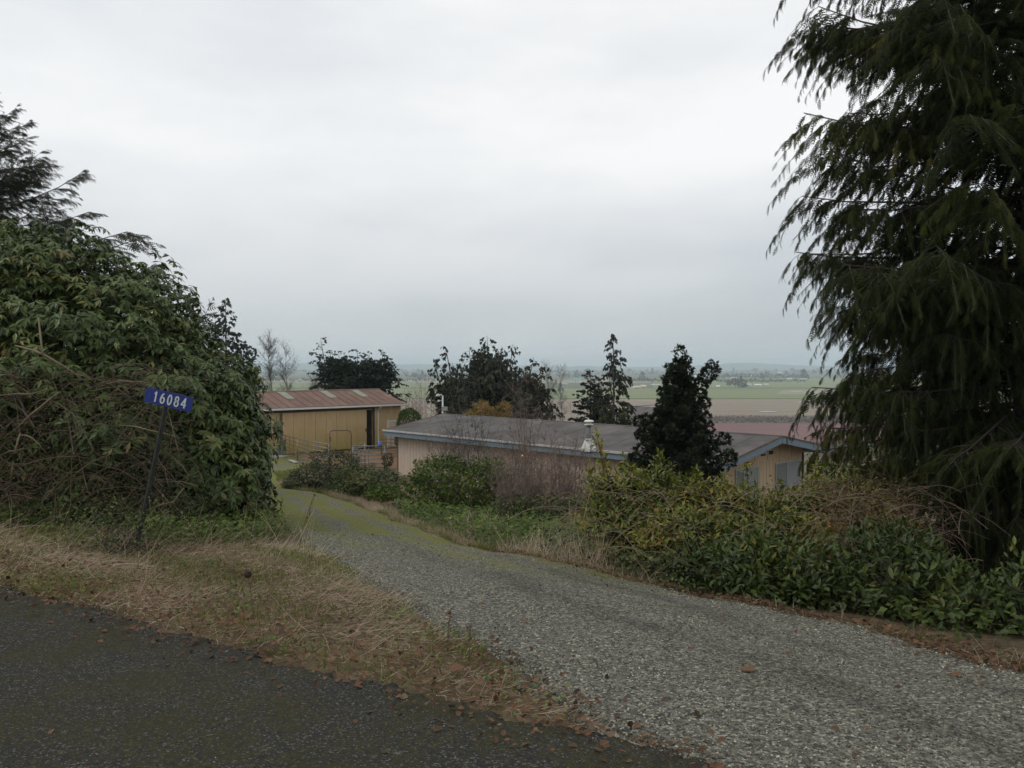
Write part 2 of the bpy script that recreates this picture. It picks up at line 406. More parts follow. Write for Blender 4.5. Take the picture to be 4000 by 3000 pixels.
# loose stones on the driveway
def stones(n, sampler, smin, smax, mat, name, label):
    x, y = sampler(n); n = len(x)
    V1 = np.array([[1, .1, -.3], [-.1, .9, -.3], [-1, -.1, -.3], [.1, -.9, -.3], [.12, .05, .62]], float)
    F0 = np.array([[0, 1, 4], [1, 2, 4], [2, 3, 4], [3, 0, 4]])
    sz = rng.uniform(smin, smax, n) * rng.uniform(.6, 1.1, n)
    R = frames(rdir(n) * [1, 1, .3], np.array([0, 0, 1.0]) + rdir(n) * .45); L = np.stack([x, y, H(x, y) + .022 + sz * .25], -1)
    V, Fc = scatter((V1, F0), R, np.stack([sz, sz * rng.uniform(.7, 1, n), sz * rng.uniform(.7, 1, n)], -1), L)
    t = rng.random(n)
    if name == 'gravel':                            # stones in the wheel tracks lie in damp grit
        ss, ww = sw(x, y); uu = (ww - wR(ss)) / (wL(ss) - wR(ss)); pt = .5 + .5 * np.sin(ww * 2.1 + 3 * np.sin(ss * 1.7)) * np.sin(ss * 2.9 + ww)
        t = t * (1 - .7 * np.clip(np.exp(-((uu - .30) / .07) ** 2) + np.exp(-((uu - .60) / .08) ** 2), 0, 1) * (.15 + .85 * pt) * rng.uniform(.4, 1, n))
    return tag(part(name, (V, Fc), mat, tint=np.repeat(t, 5)), label, 'gravel', kind='stuff')
leafm('stone_mat', [(0, (.032, .031, .025)), (.35, (.108, .105, .083)), (.75, (.178, .172, .134)), (.93, (.30, .288, .225)), (1, (.50, .485, .40))], .8, 0, .25)
def drive_pts(n):
    s = rng.uniform(0, 1, n) ** 1.5 * 10.0; w = wR(s) + (wL(s) - wR(s)) * rng.uniform(.0, 1.0, n)
    x, y = xy(s, w); k = (y > 3.2) & (np.abs(x) < y * .68 + .5) & (rng.random(n) < np.clip(9 / y, .2, 1) * (1 - .85 * smooth01((s - 3.2) / 4)))
    return x[k], y[k]
stones(98000, drive_pts, .007, .015, 'stone_mat', 'gravel', 'loose grey crushed gravel spread over the near driveway')
def road_pts(n):
    s = -rng.uniform(-.25, 1, n) * 3.2; w = rng.uniform(-1, 9, n); x, y = xy(s, w); k = (y > 3) & (np.abs(x) < y * .7) & (s < .15)
    return x[k], y[k]
stones(5200, road_pts, .004, .011, 'stone_mat', 'road_grit', 'pale loose grit scattered over the mossy road surface')

# yard and pen soil
surf('pen_dirt_mat', (.07, .045, .028), (.17, .095, .045), 1.2, .95, bmp=.4, c3=(.10, .07, .045))
def patch(poly, n=24, dz=.02):
    """a soft-edged sheet laid on the ground inside a quad"""
    p = np.asarray(poly, float); u = np.linspace(0, 1, n); U, W = np.meshgrid(u, u)
    P = ((1 - U) * (1 - W))[..., None] * p[0] + (U * (1 - W))[..., None] * p[1] + (U * W)[..., None] * p[2] + ((1 - U) * W)[..., None] * p[3]
    e = np.minimum(np.minimum(U, 1 - U), np.minimum(W, 1 - W)); z = H(P[..., 0], P[..., 1]) + dz - .07 * (1 - smooth01(e / .06))
    i = np.arange(n * n).reshape(n, n)
    return np.concatenate([P, z[..., None]], -1).reshape(-1, 3), np.stack([i[:-1, :-1], i[:-1, 1:], i[1:, 1:], i[1:, :-1]], -1).reshape(-1, 4)
structure(part('pen_dirt', patch([(-17, 61.5), (-14.6, 56.2), (-5.5, 51.5), (-8.5, 69)], dz=.03), 'pen_dirt_mat', smooth=True))

# fields of the flat valley floor, each a sheet a little above the plain
surf('red_field_mat', (.135, .066, .062), (.17, .088, .08), .12, .95, stretch=(.15, 1, 1), bmp=.3, bdist=.6)
surf('brown_field_mat', (.15, .115, .082), (.21, .168, .12), .03, .95, stretch=(.12, 1.6, 1), c3=(.24, .19, .12))
surf('green_field_mat', (.105, .14, .045), (.16, .18, .065), .012, .95, stretch=(.2, 1.2, 1), c3=(.13, .16, .05))
surf('pale_field_mat', (.20, .185, .115), (.255, .235, .15), .012, .95, stretch=(.2, 1.2, 1))
surf('yellow_field_mat', (.22, .20, .08), (.27, .235, .10), .02, .95, stretch=(.2, 1.2, 1))
surf('track_mat', (.27, .235, .165), (.32, .28, .20), .2, .95)
def field(name, quad, mat, dz, label):
    P = np.array([hitz(px, py, PLAIN + dz) for px, py in quad])
    Pb = P.copy(); Pb[:, 2] = PLAIN - .5
    V = np.concatenate([Pb, P]); return structure(part(name, (V, BOXF), mat), label)
field('red_field', [(2300, 1728), (3700, 1728), (3700, 1653), (2300, 1653)], 'red_field_mat', .5, 'dull red berry field beyond the house gable')
field('ploughed_field', [(500, 1652), (4700, 1652), (4600, 1559), (600, 1559)], 'brown_field_mat', .3, 'wide brown ploughed field across the valley floor')
field('green_field', [(300, 1556), (4800, 1556), (4700, 1518), (400, 1518)], 'green_field_mat', .35, 'pale green grass field beyond the ploughed land')
field('green_field', [(2550, 1514), (4600, 1514), (4600, 1478), (2550, 1478)], 'green_field_mat', .25, 'farther green field with farm buildings along it')
field('green_field', [(900, 1514), (1900, 1514), (1900, 1496), (900, 1496)], 'green_field_mat', .25, 'green field strip seen left of the drooping cedar')
field('stubble_field', [(3500, 1548), (4500, 1548), (4500, 1519), (3500, 1519)], 'yellow_field_mat', .6, 'yellowish field seen through the big cedar')
field('stubble_field', [(900, 1495), (2540, 1495), (2540, 1484), (900, 1484)], 'pale_field_mat', .3, 'thin pale field strip below the distant trees')
field('fallow_strip', [(3030, 1540), (3420, 1540), (3400, 1523), (3060, 1523)], 'pale_field_mat', .55, 'pale brown bare strip inside the green field')
field('farm_track', [(3095, 1571), (3120, 1573), (3290, 1556), (3275, 1555)], 'track_mat', .5, 'pale farm track running up to the green field')
field('farm_track', [(2440, 1564), (2560, 1567), (2560, 1565), (2440, 1562)], 'track_mat', .5, 'pale farm track between ploughed field and green field')
def water_mat():
    m, nt, b, o = mat_nodes('water_mat'); b.inputs['Base Color'].default_value = (.06, .07, .075, 1); b.inputs['Roughness'].default_value = .06; spec(b, .8)
water_mat()
for (px, py, rx, ry, lb) in [(2998, 1608, 38, 2.2, 'long bright puddle on the ploughed field'), (3215, 1574, 14, 1.8, 'small bright puddle near the farm track'), (3110, 1528, 26, 1.1, 'thin bright puddle on the green field'), (2560, 1601, 20, 1.0, 'faint puddle near the young cedars')]:
    c = [hitz(px + rx * math.cos(a) * (1 + .15 * math.sin(3 * a + px)), py + ry * math.sin(a), PLAIN + .62) for a in np.linspace(0, 2 * math.pi, 25)[:-1]]
    V = np.array([hitz(px, py, PLAIN + .62)] + c); n = len(c)
    structure(part('puddle', (V, np.array([[0, 1 + (i + 1) % n, 1 + i] for i in range(n)])), 'water_mat'), lb)

# low hills on the horizon
surf('hill_mat', (.03, .045, .03), (.06, .075, .045), .002, .95)
def hills():
    hx = [-4500, -2000, 0, 900, 1250, 1560, 2000, 2400, 2650, 2760, 2900, 3050, 3200, 3600, 4000, 6000, 8500]
    hy = [1400, 1404, 1408, 1416, 1419, 1421, 1428, 1432, 1432, 1424, 1417, 1422, 1430, 1426, 1420, 1408, 1400]
    px = np.linspace(-1000, 5000, 300); py = np.interp(px, hx, hy) + 1.2 * np.sin(px * .021) + .8 * np.sin(px * .057) + .7 * np.sin(px * .13)
    rows = []
    for d, k in ((7400, -.02), (7700, .45), (8200, .8), (8800, 1.0), (9600, .6), (10200, -.02)):
        r = np.array([at(p, q, 8800) for p, q in zip(px, py)]); r[:, :2] *= d / 8800; r[:, 2] = PLAIN + (r[:, 2] - PLAIN) * k * (1 + (.12 * np.sin(px * .031 + d) if 0 < k < 1 else 0)); rows.append(r)
    V = np.stack(rows); n, m, _ = V.shape; i = np.arange(n * m).reshape(n, m)
    return V.reshape(-1, 3), np.stack([i[:-1, :-1], i[:-1, 1:], i[1:, 1:], i[1:, :-1]], -1).reshape(-1, 4)
VH = hills()
structure(part('hills', VH, 'hill_mat', smooth=True))

# damp winter air: one even volume round everything
hm = bpy.data.materials.new('haze_mat'); hm.use_nodes = True; hn = hm.node_tree; hn.nodes.clear()
ho = hn.nodes.new('ShaderNodeOutputMaterial'); hv = hn.nodes.new('ShaderNodeVolumePrincipled'); hn.links.new(hv.outputs[0], ho.inputs['Volume'])
hv.inputs['Color'].default_value = (.78, .905, 1.0, 1); hv.inputs['Density'].default_value = 2.0e-4; hv.inputs['Anisotropy'].default_value = .15
hm.cycles.homogeneous_volume = True
HX = float(np.abs(VH[0][:, 0]).max()) + 600
me = mesh_data('haze', box(-HX, HX, -900, 11500, PLAIN - 2.5, float(VH[0][:, 2].max()) + 12)[0], BOXF, hm)
tag(link('haze', me), 'thin grey winter haze over the valley', 'haze', kind='stuff')

# ------------------------------------------------------------------ the house
surf('roof_felt', (.058, .054, .051), (.105, .096, .090), .55, .95, bmp=.3, c3=(.14, .127, .119), sp=.2)
surf('blue_paint', (.14, .195, .235), (.175, .23, .27), 1.6, .75, sp=.2, c3=(.15, .19, .21))
surf('beige_siding', (.44, .35, .28), (.53, .43, .35), 1.4, .85, stretch=(3, 3, .5), c3=(.49, .39, .31), sp=.2)
surf('cream_siding', (.40, .30, .19), (.47, .36, .24), 1.4, .85, stretch=(3, 3, .5), c3=(.43, .33, .21), sp=.2)
surf('grey_metal', (.30, .31, .31), (.42, .42, .42), 6, .45, metal=.6, sp=.5)
surf('drip_metal', (.34, .33, .31), (.48, .47, .45), 3, .6, c3=(.28, .22, .18), sp=.4)
surf('white_metal', (.52, .52, .48), (.66, .66, .62), 5, .55, c3=(.48, .46, .40), sp=.4)
surf('flue_metal', (.085, .10, .095), (.15, .165, .155), 5, .5, metal=.3, sp=.5)
surf('dark_wood', (.035, .028, .022), (.07, .055, .04), 5, .85, stretch=(4, 4, .6))
surf('rust_steel', (.10, .06, .045), (.19, .13, .10), 8, .7, metal=.2)
surf('steel_rail', (.15, .15, .15), (.25, .25, .245), 10, .45, metal=.7, sp=.5)
surf('dark_void', (.012, .011, .010), (.02, .018, .016), 3, .9)
surf('curtain', (.19, .205, .21), (.27, .285, .29), 7, .8, stretch=(6, 6, .2))
def glass_mat():
    m, nt, b, o = mat_nodes('glass'); b.inputs['Base Color'].default_value = (.16, .18, .19, 1); b.inputs['Roughness'].default_value = .12; spec(b, .6)
glass_mat()

def house_frame(px, py, plane):
    """pixel to house-local point on the plane local-axis = value"""
    ax, val = plane; r = ray(px, py); o = np.array([0, 0, CZ])
    R = np.array([[HB[0], HB[1], 0], [HA[0], HA[1], 0], [0, 0, 1]])
    rl = R @ r; ol = R @ (o - np.array([HO[0], HO[1], HZ]))
    t = (val - ol[ax]) / rl[ax]; return ol + rl * t
house = thing('house', 'long low beige house with dark felt roof and blue fascia boards', 'house', (HO[0], HO[1], HZ), HROT)
EZ, RZ_, FZ = 2.78, 3.56, .31       # roof top at the eave, at the ridge, fascia depth
mid = HW / 2
def roofz(x): return EZ + (RZ_ - EZ) * (1 - abs(x - mid) / mid)
TH = .09
def slope(x0, x1):
    za, zb = roofz(x0), roofz(x1)
    return hexa([[x0, 0, za - TH], [x1, 0, zb - TH], [x1, HL, zb - TH], [x0, HL, za - TH], [x0, 0, za], [x1, 0, zb], [x1, HL, zb], [x0, HL, za]])
roof = part('roof', slope(-.06, mid), 'roof_felt', house)
roof2 = part('roof', slope(mid, HW + .06), 'roof_felt', house)
part('ridge_cap', merge(hexa([[mid - .14, -.02, roofz(mid - .14) + .004], [mid, -.02, RZ_ + .004], [mid, HL + .02, RZ_ + .004], [mid - .14, HL + .02, roofz(mid - .14) + .004], [mid - .14, -.02, roofz(mid - .14) + .02], [mid, -.02, RZ_ + .022], [mid, HL + .02, RZ_ + .022], [mid - .14, HL + .02, roofz(mid - .14) + .02]])), 'roof_felt', roof)
# felt laid in strips: the laps between the rolls
for y0 in np.arange(1.0, HL, 1.85):
    yj = y0 + rng.uniform(-.2, .2); x0, x1 = .05, mid - .15
    part('felt_lap', hexa([[x0, yj, roofz(x0) + .003], [x1, yj, roofz(x1) + .003], [x1, yj + .05, roofz(x1) + .003], [x0, yj + .05, roofz(x0) + .003], [x0, yj, roofz(x0) + .009], [x1, yj, roofz(x1) + .009], [x1, yj + .05, roofz(x1) + .009], [x0, yj + .05, roofz(x0) + .009]]), 'roof_felt', roof)
part('drip_edge', box(-.125, -.062, -.05, HL + .05, EZ - .075, EZ + .018), 'drip_metal', roof)
part('drip_edge', box(HW + .062, HW + .12, -.05, HL + .05, EZ - .075, EZ + .015), 'drip_metal', roof2)
f0 = part('fascia_board', box(-.05, .0, -.03, HL + .03, EZ - FZ - .04, EZ - .078), 'blue_paint', house)
part('fascia_board', box(HW, HW + .05, -.03, HL + .03, EZ - FZ - .04, EZ - .078), 'blue_paint', house)
def rake(x0, x1, y0, y1, drop=.02, dep=FZ):
    a, b = roofz(x0), roofz(x1)
    return hexa([[x0, y0, a - drop - dep], [x1, y0, b - drop - dep], [x1, y1, b - drop - dep], [x0, y1, a - drop - dep], [x0, y0, a - drop], [x1, y0, b - drop], [x1, y1, b - drop], [x0, y1, a - drop]])
for (y0, y1) in ((-.05, -.004), (HL + .004, HL + .05)):
    part('rake_board', rake(-.05, mid - .008, y0, y1), 'blue_paint', house)
    part('rake_board', rake(mid + .008, HW + .05, y0, y1), 'blue_paint', house)
    yy = (y0 - .03, y0 - .003) if y0 < 1 else (y1 + .003, y1 + .03)
    for a, b in ((-.08, mid), (mid, HW + .08)): part('rake_trim', rake(a, b, yy[0], yy[1], -.016, .06), 'rust_steel', house)
# walls: body a little inside the boards
FX, BX, GY, LY = .55, HW - .55, .95, HL - .55
part('wall', merge(box(FX + .03, BX - .03, GY + .03, LY - .03, -.6, EZ - .2), hexa([[FX + .1, GY + .03, EZ - .2], [BX - .1, GY + .03, EZ - .2], [BX - .1, LY - .03, EZ - .2], [FX + .1, LY - .03, EZ - .2], [mid - .3, GY + .03, RZ_ - .22], [mid + .3, GY + .03, RZ_ - .22], [mid + .3, LY - .03, RZ_ - .22], [mid - .3, LY - .03, RZ_ - .22]])), 'beige_siding', house)
part('soffit', box(.003, FX, .0, HL, EZ - FZ + .03, EZ - FZ + .06), 'dark_wood', house)
bw = .30; bd = mesh_data('siding_board', *box(0, .026, 0, bw - .022, -.35, EZ - FZ + .02), 'beige_siding')
nb = int((LY - GY) / bw)
for i in range(nb):
    o = link('siding_board', bd, house); o.location = (FX + float(rng.uniform(-.003, .003)), GY + .05 + i * bw, 0)
bd2 = mesh_data('gable_board', *box(0, bw - .022, 0, .026, -.35, 2.36), 'cream_siding')
nb2 = int((BX - FX) / bw)
for i in range(nb2):
    o = link('gable_board', bd2, house); o.location = (FX + .02 + i * bw, GY + float(rng.uniform(-.003, .003)), 0)
ew = 1.2
for i in range(7):                                   # upper gable sheets with battens between them
    x0 = FX + .02 + i * (BX - FX - .04) / 7; x1 = x0 + (BX - FX - .04) / 7 - .03
    z0 = 2.385; za, zb = roofz(x0) - .16, roofz(x1) - .16
    part('gable_panel', hexa([[x0, GY, z0], [x1, GY, z0], [x1, GY + .025, z0], [x0, GY + .025, z0], [x0, GY, max(za, z0 + .02)], [x1, GY, max(zb, z0 + .02)], [x1, GY + .025, max(zb, z0 + .02)], [x0, GY + .025, max(za, z0 + .02)]]), 'cream_siding', house)
    if i: part('batten', box(x0 - .045, x0 + .015, GY - .03, GY - .003, 2.39, roofz(x0) - .15), 'cream_siding', house)
part('corner_post', box(FX - .02, FX + .10, LY - .1, LY + .03, -.4, EZ - FZ), 'rust_steel', house)
part('corner_post', box(FX - .03, FX + .09, GY - .03, GY + .04, -.4, EZ - FZ), 'cream_siding', house)
part('corner_post', box(BX - .09, BX + .03, GY - .03, GY + .04, -.4, EZ - FZ), 'dark_wood', house)
# windows of the right gable
for (pa, pb, pt, pd, zb) in ((2873, 2958, 1838, 2903, .75), (3029, 3123, 1813, 3073, .95)):
    A = house_frame(pa, pt, (1, GY)); B = house_frame(pb, pt - (pb - pa) * .16, (1, GY)); D = house_frame(pd, pt, (1, GY))
    x0, x1, xd, zt = A[0], B[0], D[0], min((A[2] + B[2]) / 2, 2.2)
    w_ = part('window', merge(box(x0 - .05, x1 + .05, GY - .05, GY - .004, zb - .05, zb), box(x0 - .05, x1 + .05, GY - .05, GY - .004, zt, zt + .05), box(x0 - .05, x0, GY - .05, GY - .004, zb, zt), box(x1, x1 + .05, GY - .05, GY - .004, zb, zt), box(xd - .03, xd + .03, GY - .048, GY - .006, zb, zt)), 'grey_metal', house)
    part('pane', box(x0, xd - .03, GY - .03, GY - .012, zb, zt), 'glass', w_)
    part('pane', box(xd + .03, x1, GY - .034, GY - .012, zb, zt), 'curtain', w_)
for (pa, pb, p0, p1) in ((2972, 2990, 1772, 1782), (3003, 3020, 1760, 1776)):
    A = house_frame(pa, p1, (1, GY)); B = house_frame(pb, p0, (1, GY))
    v_ = part('gable_vent', box(A[0], B[0], GY - .012, GY - .003, A[2], B[2]), 'dark_void', house)
    for k in range(3):
        zc = A[2] + (B[2] - A[2]) * (k + .6) / 3.4; part('louvre', box(A[0] + .01, B[0] - .01, GY - .02, GY - .0125, zc, zc + .012), 'dark_wood', v_)
A = house_frame(2919, 1810, (1, GY))
fl = part('flood_light', merge(box(A[0] - .05, A[0] + .05, GY - .04, GY - .003, A[2] - .05, A[2] + .05)), 'dark_void', house)
for sg in (-1, 1): part('lamp_head', tuple(merge(tube([[A[0] + sg * .03, GY - .05, A[2] + .03], [A[0] + sg * .08, GY - .10, A[2] + .05], [A[0] + sg * .12, GY - .18, A[2] + .0]], [.02, .04, .065], 8))), 'dark_void', fl)
# flue and vent pipes stand on the near slope
def on_roof(px, py):
    r = ray(px, py); R = np.array([[HB[0], HB[1], 0], [HA[0], HA[1], 0], [0, 0, 1]]); rl = R @ r; ol = R @ (np.array([0, 0, CZ]) - np.array([HO[0], HO[1], HZ]))
    k = (RZ_ - EZ) / mid; t = (EZ + k * ol[0] - ol[2]) / (rl[2] - k * rl[0]); return ol + rl * t
c = on_roof(2300, 1752)
fl = link('flue', None, house); fl.location = [float(v) for v in c]
part('flashing', lathe([(.37, -.12), (.36, .03), (.33, .05), (.19, .40), (.165, .43), (.14, .43)], 4), 'white_metal', fl).rotation_euler = (0, 0, math.pi / 4)
part('pipe', lathe([(.115, .3), (.115, 1.12), (.1, 1.12)], 16), 'flue_metal', fl, smooth=True)
part('storm_collar', lathe([(.12, .42), (.19, .40), (.12, .47)], 16), 'white_metal', fl, smooth=True)
part('cap', merge(lathe([(.12, 1.08), (.21, 1.10), (.21, 1.13), (.12, 1.14)], 16), lathe([(.12, 1.14), (.12, 1.24)], 16), lathe([(.12, 1.22), (.235, 1.24), (.235, 1.27), (.17, 1.32), (.0, 1.345)], 16)), 'white_metal', fl, smooth=True)
for (px, py, h_) in ((1793, 1658, .28), (1769, 1692, .22), (1993, 1684, .22), (2119, 1650, .2), (1842, 1668, .16)):
    c = on_roof(px, py); part('vent_pipe', merge((lathe([(.05, -.05), (.05, h_), (.035, h_), (.035, 0)], 10)[0] + c, lathe([(.05, -.05), (.05, h_), (.035, h_), (.035, 0)], 10)[1]), (lathe([(.13, -.03), (.12, .03), (.05, .08)], 10)[0] + c, lathe([(.13, -.03), (.12, .03), (.05, .08)], 10)[1])), 'flue_metal', house)
# small lit lamp under the front eave
m_, nt_, b_, o_ = mat_nodes('lamp_glow'); b_.inputs['Base Color'].default_value = (1, .6, .3, 1); b_.inputs['Emission Color'].default_value = (1, .55, .2, 1); b_.inputs['Emission Strength'].default_value = 1.2
A = house_frame(2040, 1779, (0, FX - .1))
pl = part('porch_light', merge(box(FX - .09, FX - .003, A[1] - .06, A[1] + .06, A[2] + .04, A[2] + .09)), 'dark_void', house)
pb_ = lathe([(.0, -.06), (.05, -.04), (.06, 0), (.04, .04), (0, .045)], 12)
part('bulb_globe', (pb_[0] + np.array([FX - .1, A[1], A[2]]), pb_[1]), 'lamp_glow', pl, smooth=True)

# ------------------------------------------------------------------ the barn
BROT = math.radians(42.8); BO = np.array([-9.4, 69.4]); BZ = -4.55
BB = np.array([math.cos(BROT), math.sin(BROT)]); BA = np.array([-BB[1], BB[0]])
BL, BD_, BE, BR = 16.5, 7.4, 3.55, 4.62
def rust_roof():
    m, nt, b, o = mat_nodes('rust_roof')
    oi = nt.nodes.new('ShaderNodeObjectInfo')
    n = noise(nt, .9, 6, .65); n2 = noise(nt, 7, 4, .6)
    r = ramp(nt, [(.28, (.135, .078, .060)), (.5, (.175, .102, .078)), (.72, (.205, .135, .095))]); nt.links.new(n.outputs[0], r.inputs[0])
    v = ramp(nt, [(0, (.86, .86, .86)), (.5, (1, 1, 1)), (.8, (1.08, 1.06, 1.02)), (1, (.92, 1.0, .72))]); nt.links.new(oi.outputs['Random'], v.inputs[0])
    c = mixc(nt, 1, r.outputs[0], v.outputs[0], 'MULTIPLY')
    g = ramp(nt, [(.35, (.85, .85, .85)), (.7, (1.1, 1.1, 1.1))]); nt.links.new(n2.outputs[0], g.inputs[0])
    nt.links.new(mixc(nt, 1, c, g.outputs[0], 'MULTIPLY'), b.inputs['Base Color']); b.inputs['Roughness'].default_value = .75; spec(b, .3)
rust_roof()
surf('skylight_mat', (.19, .20, .155), (.26, .27, .21), 3, .7)
def barn_wall():
    m, nt, b, o = mat_nodes('barn_tan')
    n = noise(nt, 1.2, 5, .6, stretch=(3, 3, .6)); r = ramp(nt, [(.3, (.43, .31, .16)), (.7, (.50, .37, .21))]); nt.links.new(n.outputs[0], r.inputs[0])
    g = nt.nodes.new('ShaderNodeNewGeometry'); sx = nt.nodes.new('ShaderNodeSeparateXYZ'); nt.links.new(g.outputs['Position'], sx.inputs[0])
    n2 = noise(nt, 2.5, 4, .6, stretch=(2, 2, .5))
    a = nt.nodes.new('ShaderNodeMath'); a.operation = 'MULTIPLY_ADD'; nt.links.new(n2.outputs[0], a.inputs[0]); a.inputs[1].default_value = -2.2; nt.links.new(sx.outputs[2], a.inputs[2])
    mr = nt.nodes.new('ShaderNodeMapRange'); nt.links.new(a.outputs[0], mr.inputs[0]); mr.inputs[1].default_value = BZ + .9; mr.inputs[2].default_value = BZ - 1.0; mr.inputs[3].default_value = 0; mr.inputs[4].default_value = .75
    nt.links.new(mixc(nt, mr.outputs[0], r.outputs[0], (.30, .24, .06)), b.inputs['Base Color']); b.inputs['Roughness'].default_value = .85; spec(b, .2)
barn_wall()
barn = thing('barn', 'long tan barn with rusty red metal roof and big sliding door', 'barn', (BO[0], BO[1], BZ), BROT)
def bx(px, py=1680, y=0.0):
    r = ray(px, py); R = np.array([[BB[0], BB[1], 0], [BA[0], BA[1], 0], [0, 0, 1]]); rl = R @ r; ol = R @ (np.array([0, 0, CZ]) - np.array([BO[0], BO[1], BZ]))
    t = (y - ol[1]) / rl[1]; return (ol + rl * t)
gx0, gx1 = bx(1430)[0], bx(1457)[0]                 # the open gap beside the sliding door
dx0 = bx(1101)[0]
# walls with a real opening
part('wall', merge(box(-BL, dx0 + .2, .06, .2, -.3, BE), box(gx1, 0, .06, .2, -.3, BE), box(dx0 + .2, gx1, .06, .2, 3.1, BE)), 'barn_tan', barn)
part('wall', merge(box(-.15, 0, .2, BD_ - .2, -.3, BE), hexa([[-.15, .25, BE], [0, .25, BE], [0, BD_ - .25, BE], [-.15, BD_ - .25, BE], [-.15, BD_ / 2 - .05, BR - .18], [0, BD_ / 2 - .05, BR - .18], [0, BD_ / 2 + .05, BR - .18], [-.15, BD_ / 2 + .05, BR - .18]])), 'barn_tan', barn)
part('wall', merge(box(-BL, -BL + .15, .2, BD_ - .2, -.3, BE), box(-BL, 0, BD_ - .2, BD_, -.3, BE)), 'barn_tan', barn)
pw = .92
for i in range(int(BL / pw)):                       # cladding sheets of the fixed wall
    x1 = -.02 - i * pw; x0 = x1 - pw + .02
    if x0 > gx1 + .02: part('wall_panel', box(x0, x1, .028, .056, -.25, BE - .02), 'barn_tan', barn)
    elif x1 < dx0 - .1: part('wall_panel', box(x0, x1, .028, .056, -.25, BE - .02), 'barn_tan', barn)
part('wall_panel', box(gx1 + .01, -.02 - math.floor((-gx1 - .02) / pw) * pw - .02, .028, .056, -.25, BE - .02), 'barn_tan', barn)
sdoor = part('sliding_door', box(dx0, gx0, -.07, -.02, .06, 3.12), 'dark_wood', barn)
n_ = 8; dw = (gx0 - dx0) / n_
dpan = mesh_data('door_panel', *box(0, dw - .02, -.10, -.072, .05, 3.14), 'barn_tan')
for i in range(n_):
    o = link('door_panel', dpan, sdoor); o.location = (dx0 + i * dw + .01, float(rng.uniform(-.004, .004)), 0)
part('latch', box(gx0 - .14, gx0 - .04, -.15, -.101, 1.35, 1.62), 'rust_steel', sdoor)
part('door_track', box(dx0 - 1.4, gx1 + .1, -.14, .02, 3.2, 3.34), 'dark_wood', barn)
part('door_post', box(dx0 - .14, dx0 - .02, -.06, .02, -.2, 3.15), 'rust_steel', barn)
part('door_post', box(gx1 - .02, gx1 + .16, -.03, .02, -.2, 3.2), 'dark_wood', barn)
part('stall_gate', merge(*[tube([[gx0 + .22, .9, z], [gx0 + 1.6, .9, z]], .03, 6) for z in (.4, .9, 1.4, 1.9)], tube([[gx0 + .3, .9, -.1], [gx0 + .3, .9, 2.2]], .05, 6)), 'steel_rail', barn)
d0, d1, dt_ = bx(1516)[0], bx(1556)[0], 2.05
dd = part('side_door', box(d0, d1, -.02, .02, -.1, dt_), 'beige_siding', barn)
part('door_frame', merge(box(d0 - .1, d0, -.04, .025, -.1, dt_ + .1), box(d1, d1 + .1, -.04, .025, -.1, dt_ + .1), box(d0, d1, -.04, .025, dt_, dt_ + .1)), 'white_metal', dd)
part('door_knob', (lathe([(0, -.03), (.03, -.02), (.035, 0), (.02, .03), (0, .03)], 8)[0] + np.array([d0 + .12, -.06, 1.0]), lathe([(0, -.03), (.03, -.02), (.035, 0), (.02, .03), (0, .03)], 8)[1]), 'grey_metal', dd)
# ribbed roof sheets, three old grey skylight sheets near the ridge
rw = .76; nr = int((BL + .7) / rw)
def bz(y): return BE + .06 + (BR - BE) * min(y, BD_ - y) / (BD_ / 2)
def sheet(y0, y1, w=rw, dz=0.0):
    xs, zs = [], []
    for k in range(4):
        a = k * w / 4; xs += [a, a + w * .15, a + w * .19, a + w * .23]; zs += [0, 0, .018, 0]
    xs.append(w - .012); zs.append(0); xs[0] = 0
    xs = np.array(xs); zs = np.array(zs); zs[0] = .022; n = len(xs)
    up = [np.stack([xs, np.full(n, y), zs + bz(y) + dz], -1) for y in (y0, y1)]
    V = np.concatenate(up); i = np.arange(n); Q = np.stack([i[:-1], i[1:], i[1:] + n, i[:-1] + n], -1)
    Vb = V - np.array([0, 0, .03]); return np.concatenate([V, Vb]), np.concatenate([Q, (Q + 2 * n)[:, ::-1]])
ms1 = mesh_data('roof_panel', *sheet(-.35, BD_ / 2), 'rust_roof'); ms2 = mesh_data('roof_panel', *sheet(BD_ + .35, BD_ / 2), 'rust_roof')
msk = mesh_data('skylight_panel', *sheet(1.75, BD_ / 2 - .05, dz=.025), 'skylight_mat')
rf = part('roof', hexa([[-BL - .2, -.2, bz(0) - .16], [.2, -.2, bz(0) - .16], [.2, BD_ / 2, bz(BD_ / 2) - .1], [-BL - .2, BD_ / 2, bz(BD_ / 2) - .1], [-BL - .2, -.2, bz(-.2) - .04], [.2, -.2, bz(-.2) - .04], [.2, BD_ / 2, bz(BD_ / 2) - .04], [-BL - .2, BD_ / 2, bz(BD_ / 2) - .04]]), 'dark_wood', barn)
sky_i = [int((.25 - bx(p, 1545, 2.6)[0]) / rw) for p in (1120, 1290, 1420)]
for i in range(nr):
    x = .25 - (i + 1) * rw
    for d in (ms1, ms2):
        o = link('roof_panel', d, rf); o.location = (x, 0, float(rng.uniform(0, .006)))
    if i in sky_i: o = link('skylight_panel', msk, rf); o.location = (x, 0, 0)
part('ridge_cap', merge(hexa([[-BL - .3, BD_ / 2 - .2, bz(BD_ / 2 - .2) + .03], [.27, BD_ / 2 - .2, bz(BD_ / 2 - .2) + .03], [.27, BD_ / 2, bz(BD_ / 2) + .035], [-BL - .3, BD_ / 2, bz(BD_ / 2) + .035], [-BL - .3, BD_ / 2 - .2, bz(BD_ / 2 - .2) + .04], [.27, BD_ / 2 - .2, bz(BD_ / 2 - .2) + .04], [.27, BD_ / 2, bz(BD_ / 2) + .05], [-BL - .3, BD_ / 2, bz(BD_ / 2) + .05]])), 'rust_steel', rf)
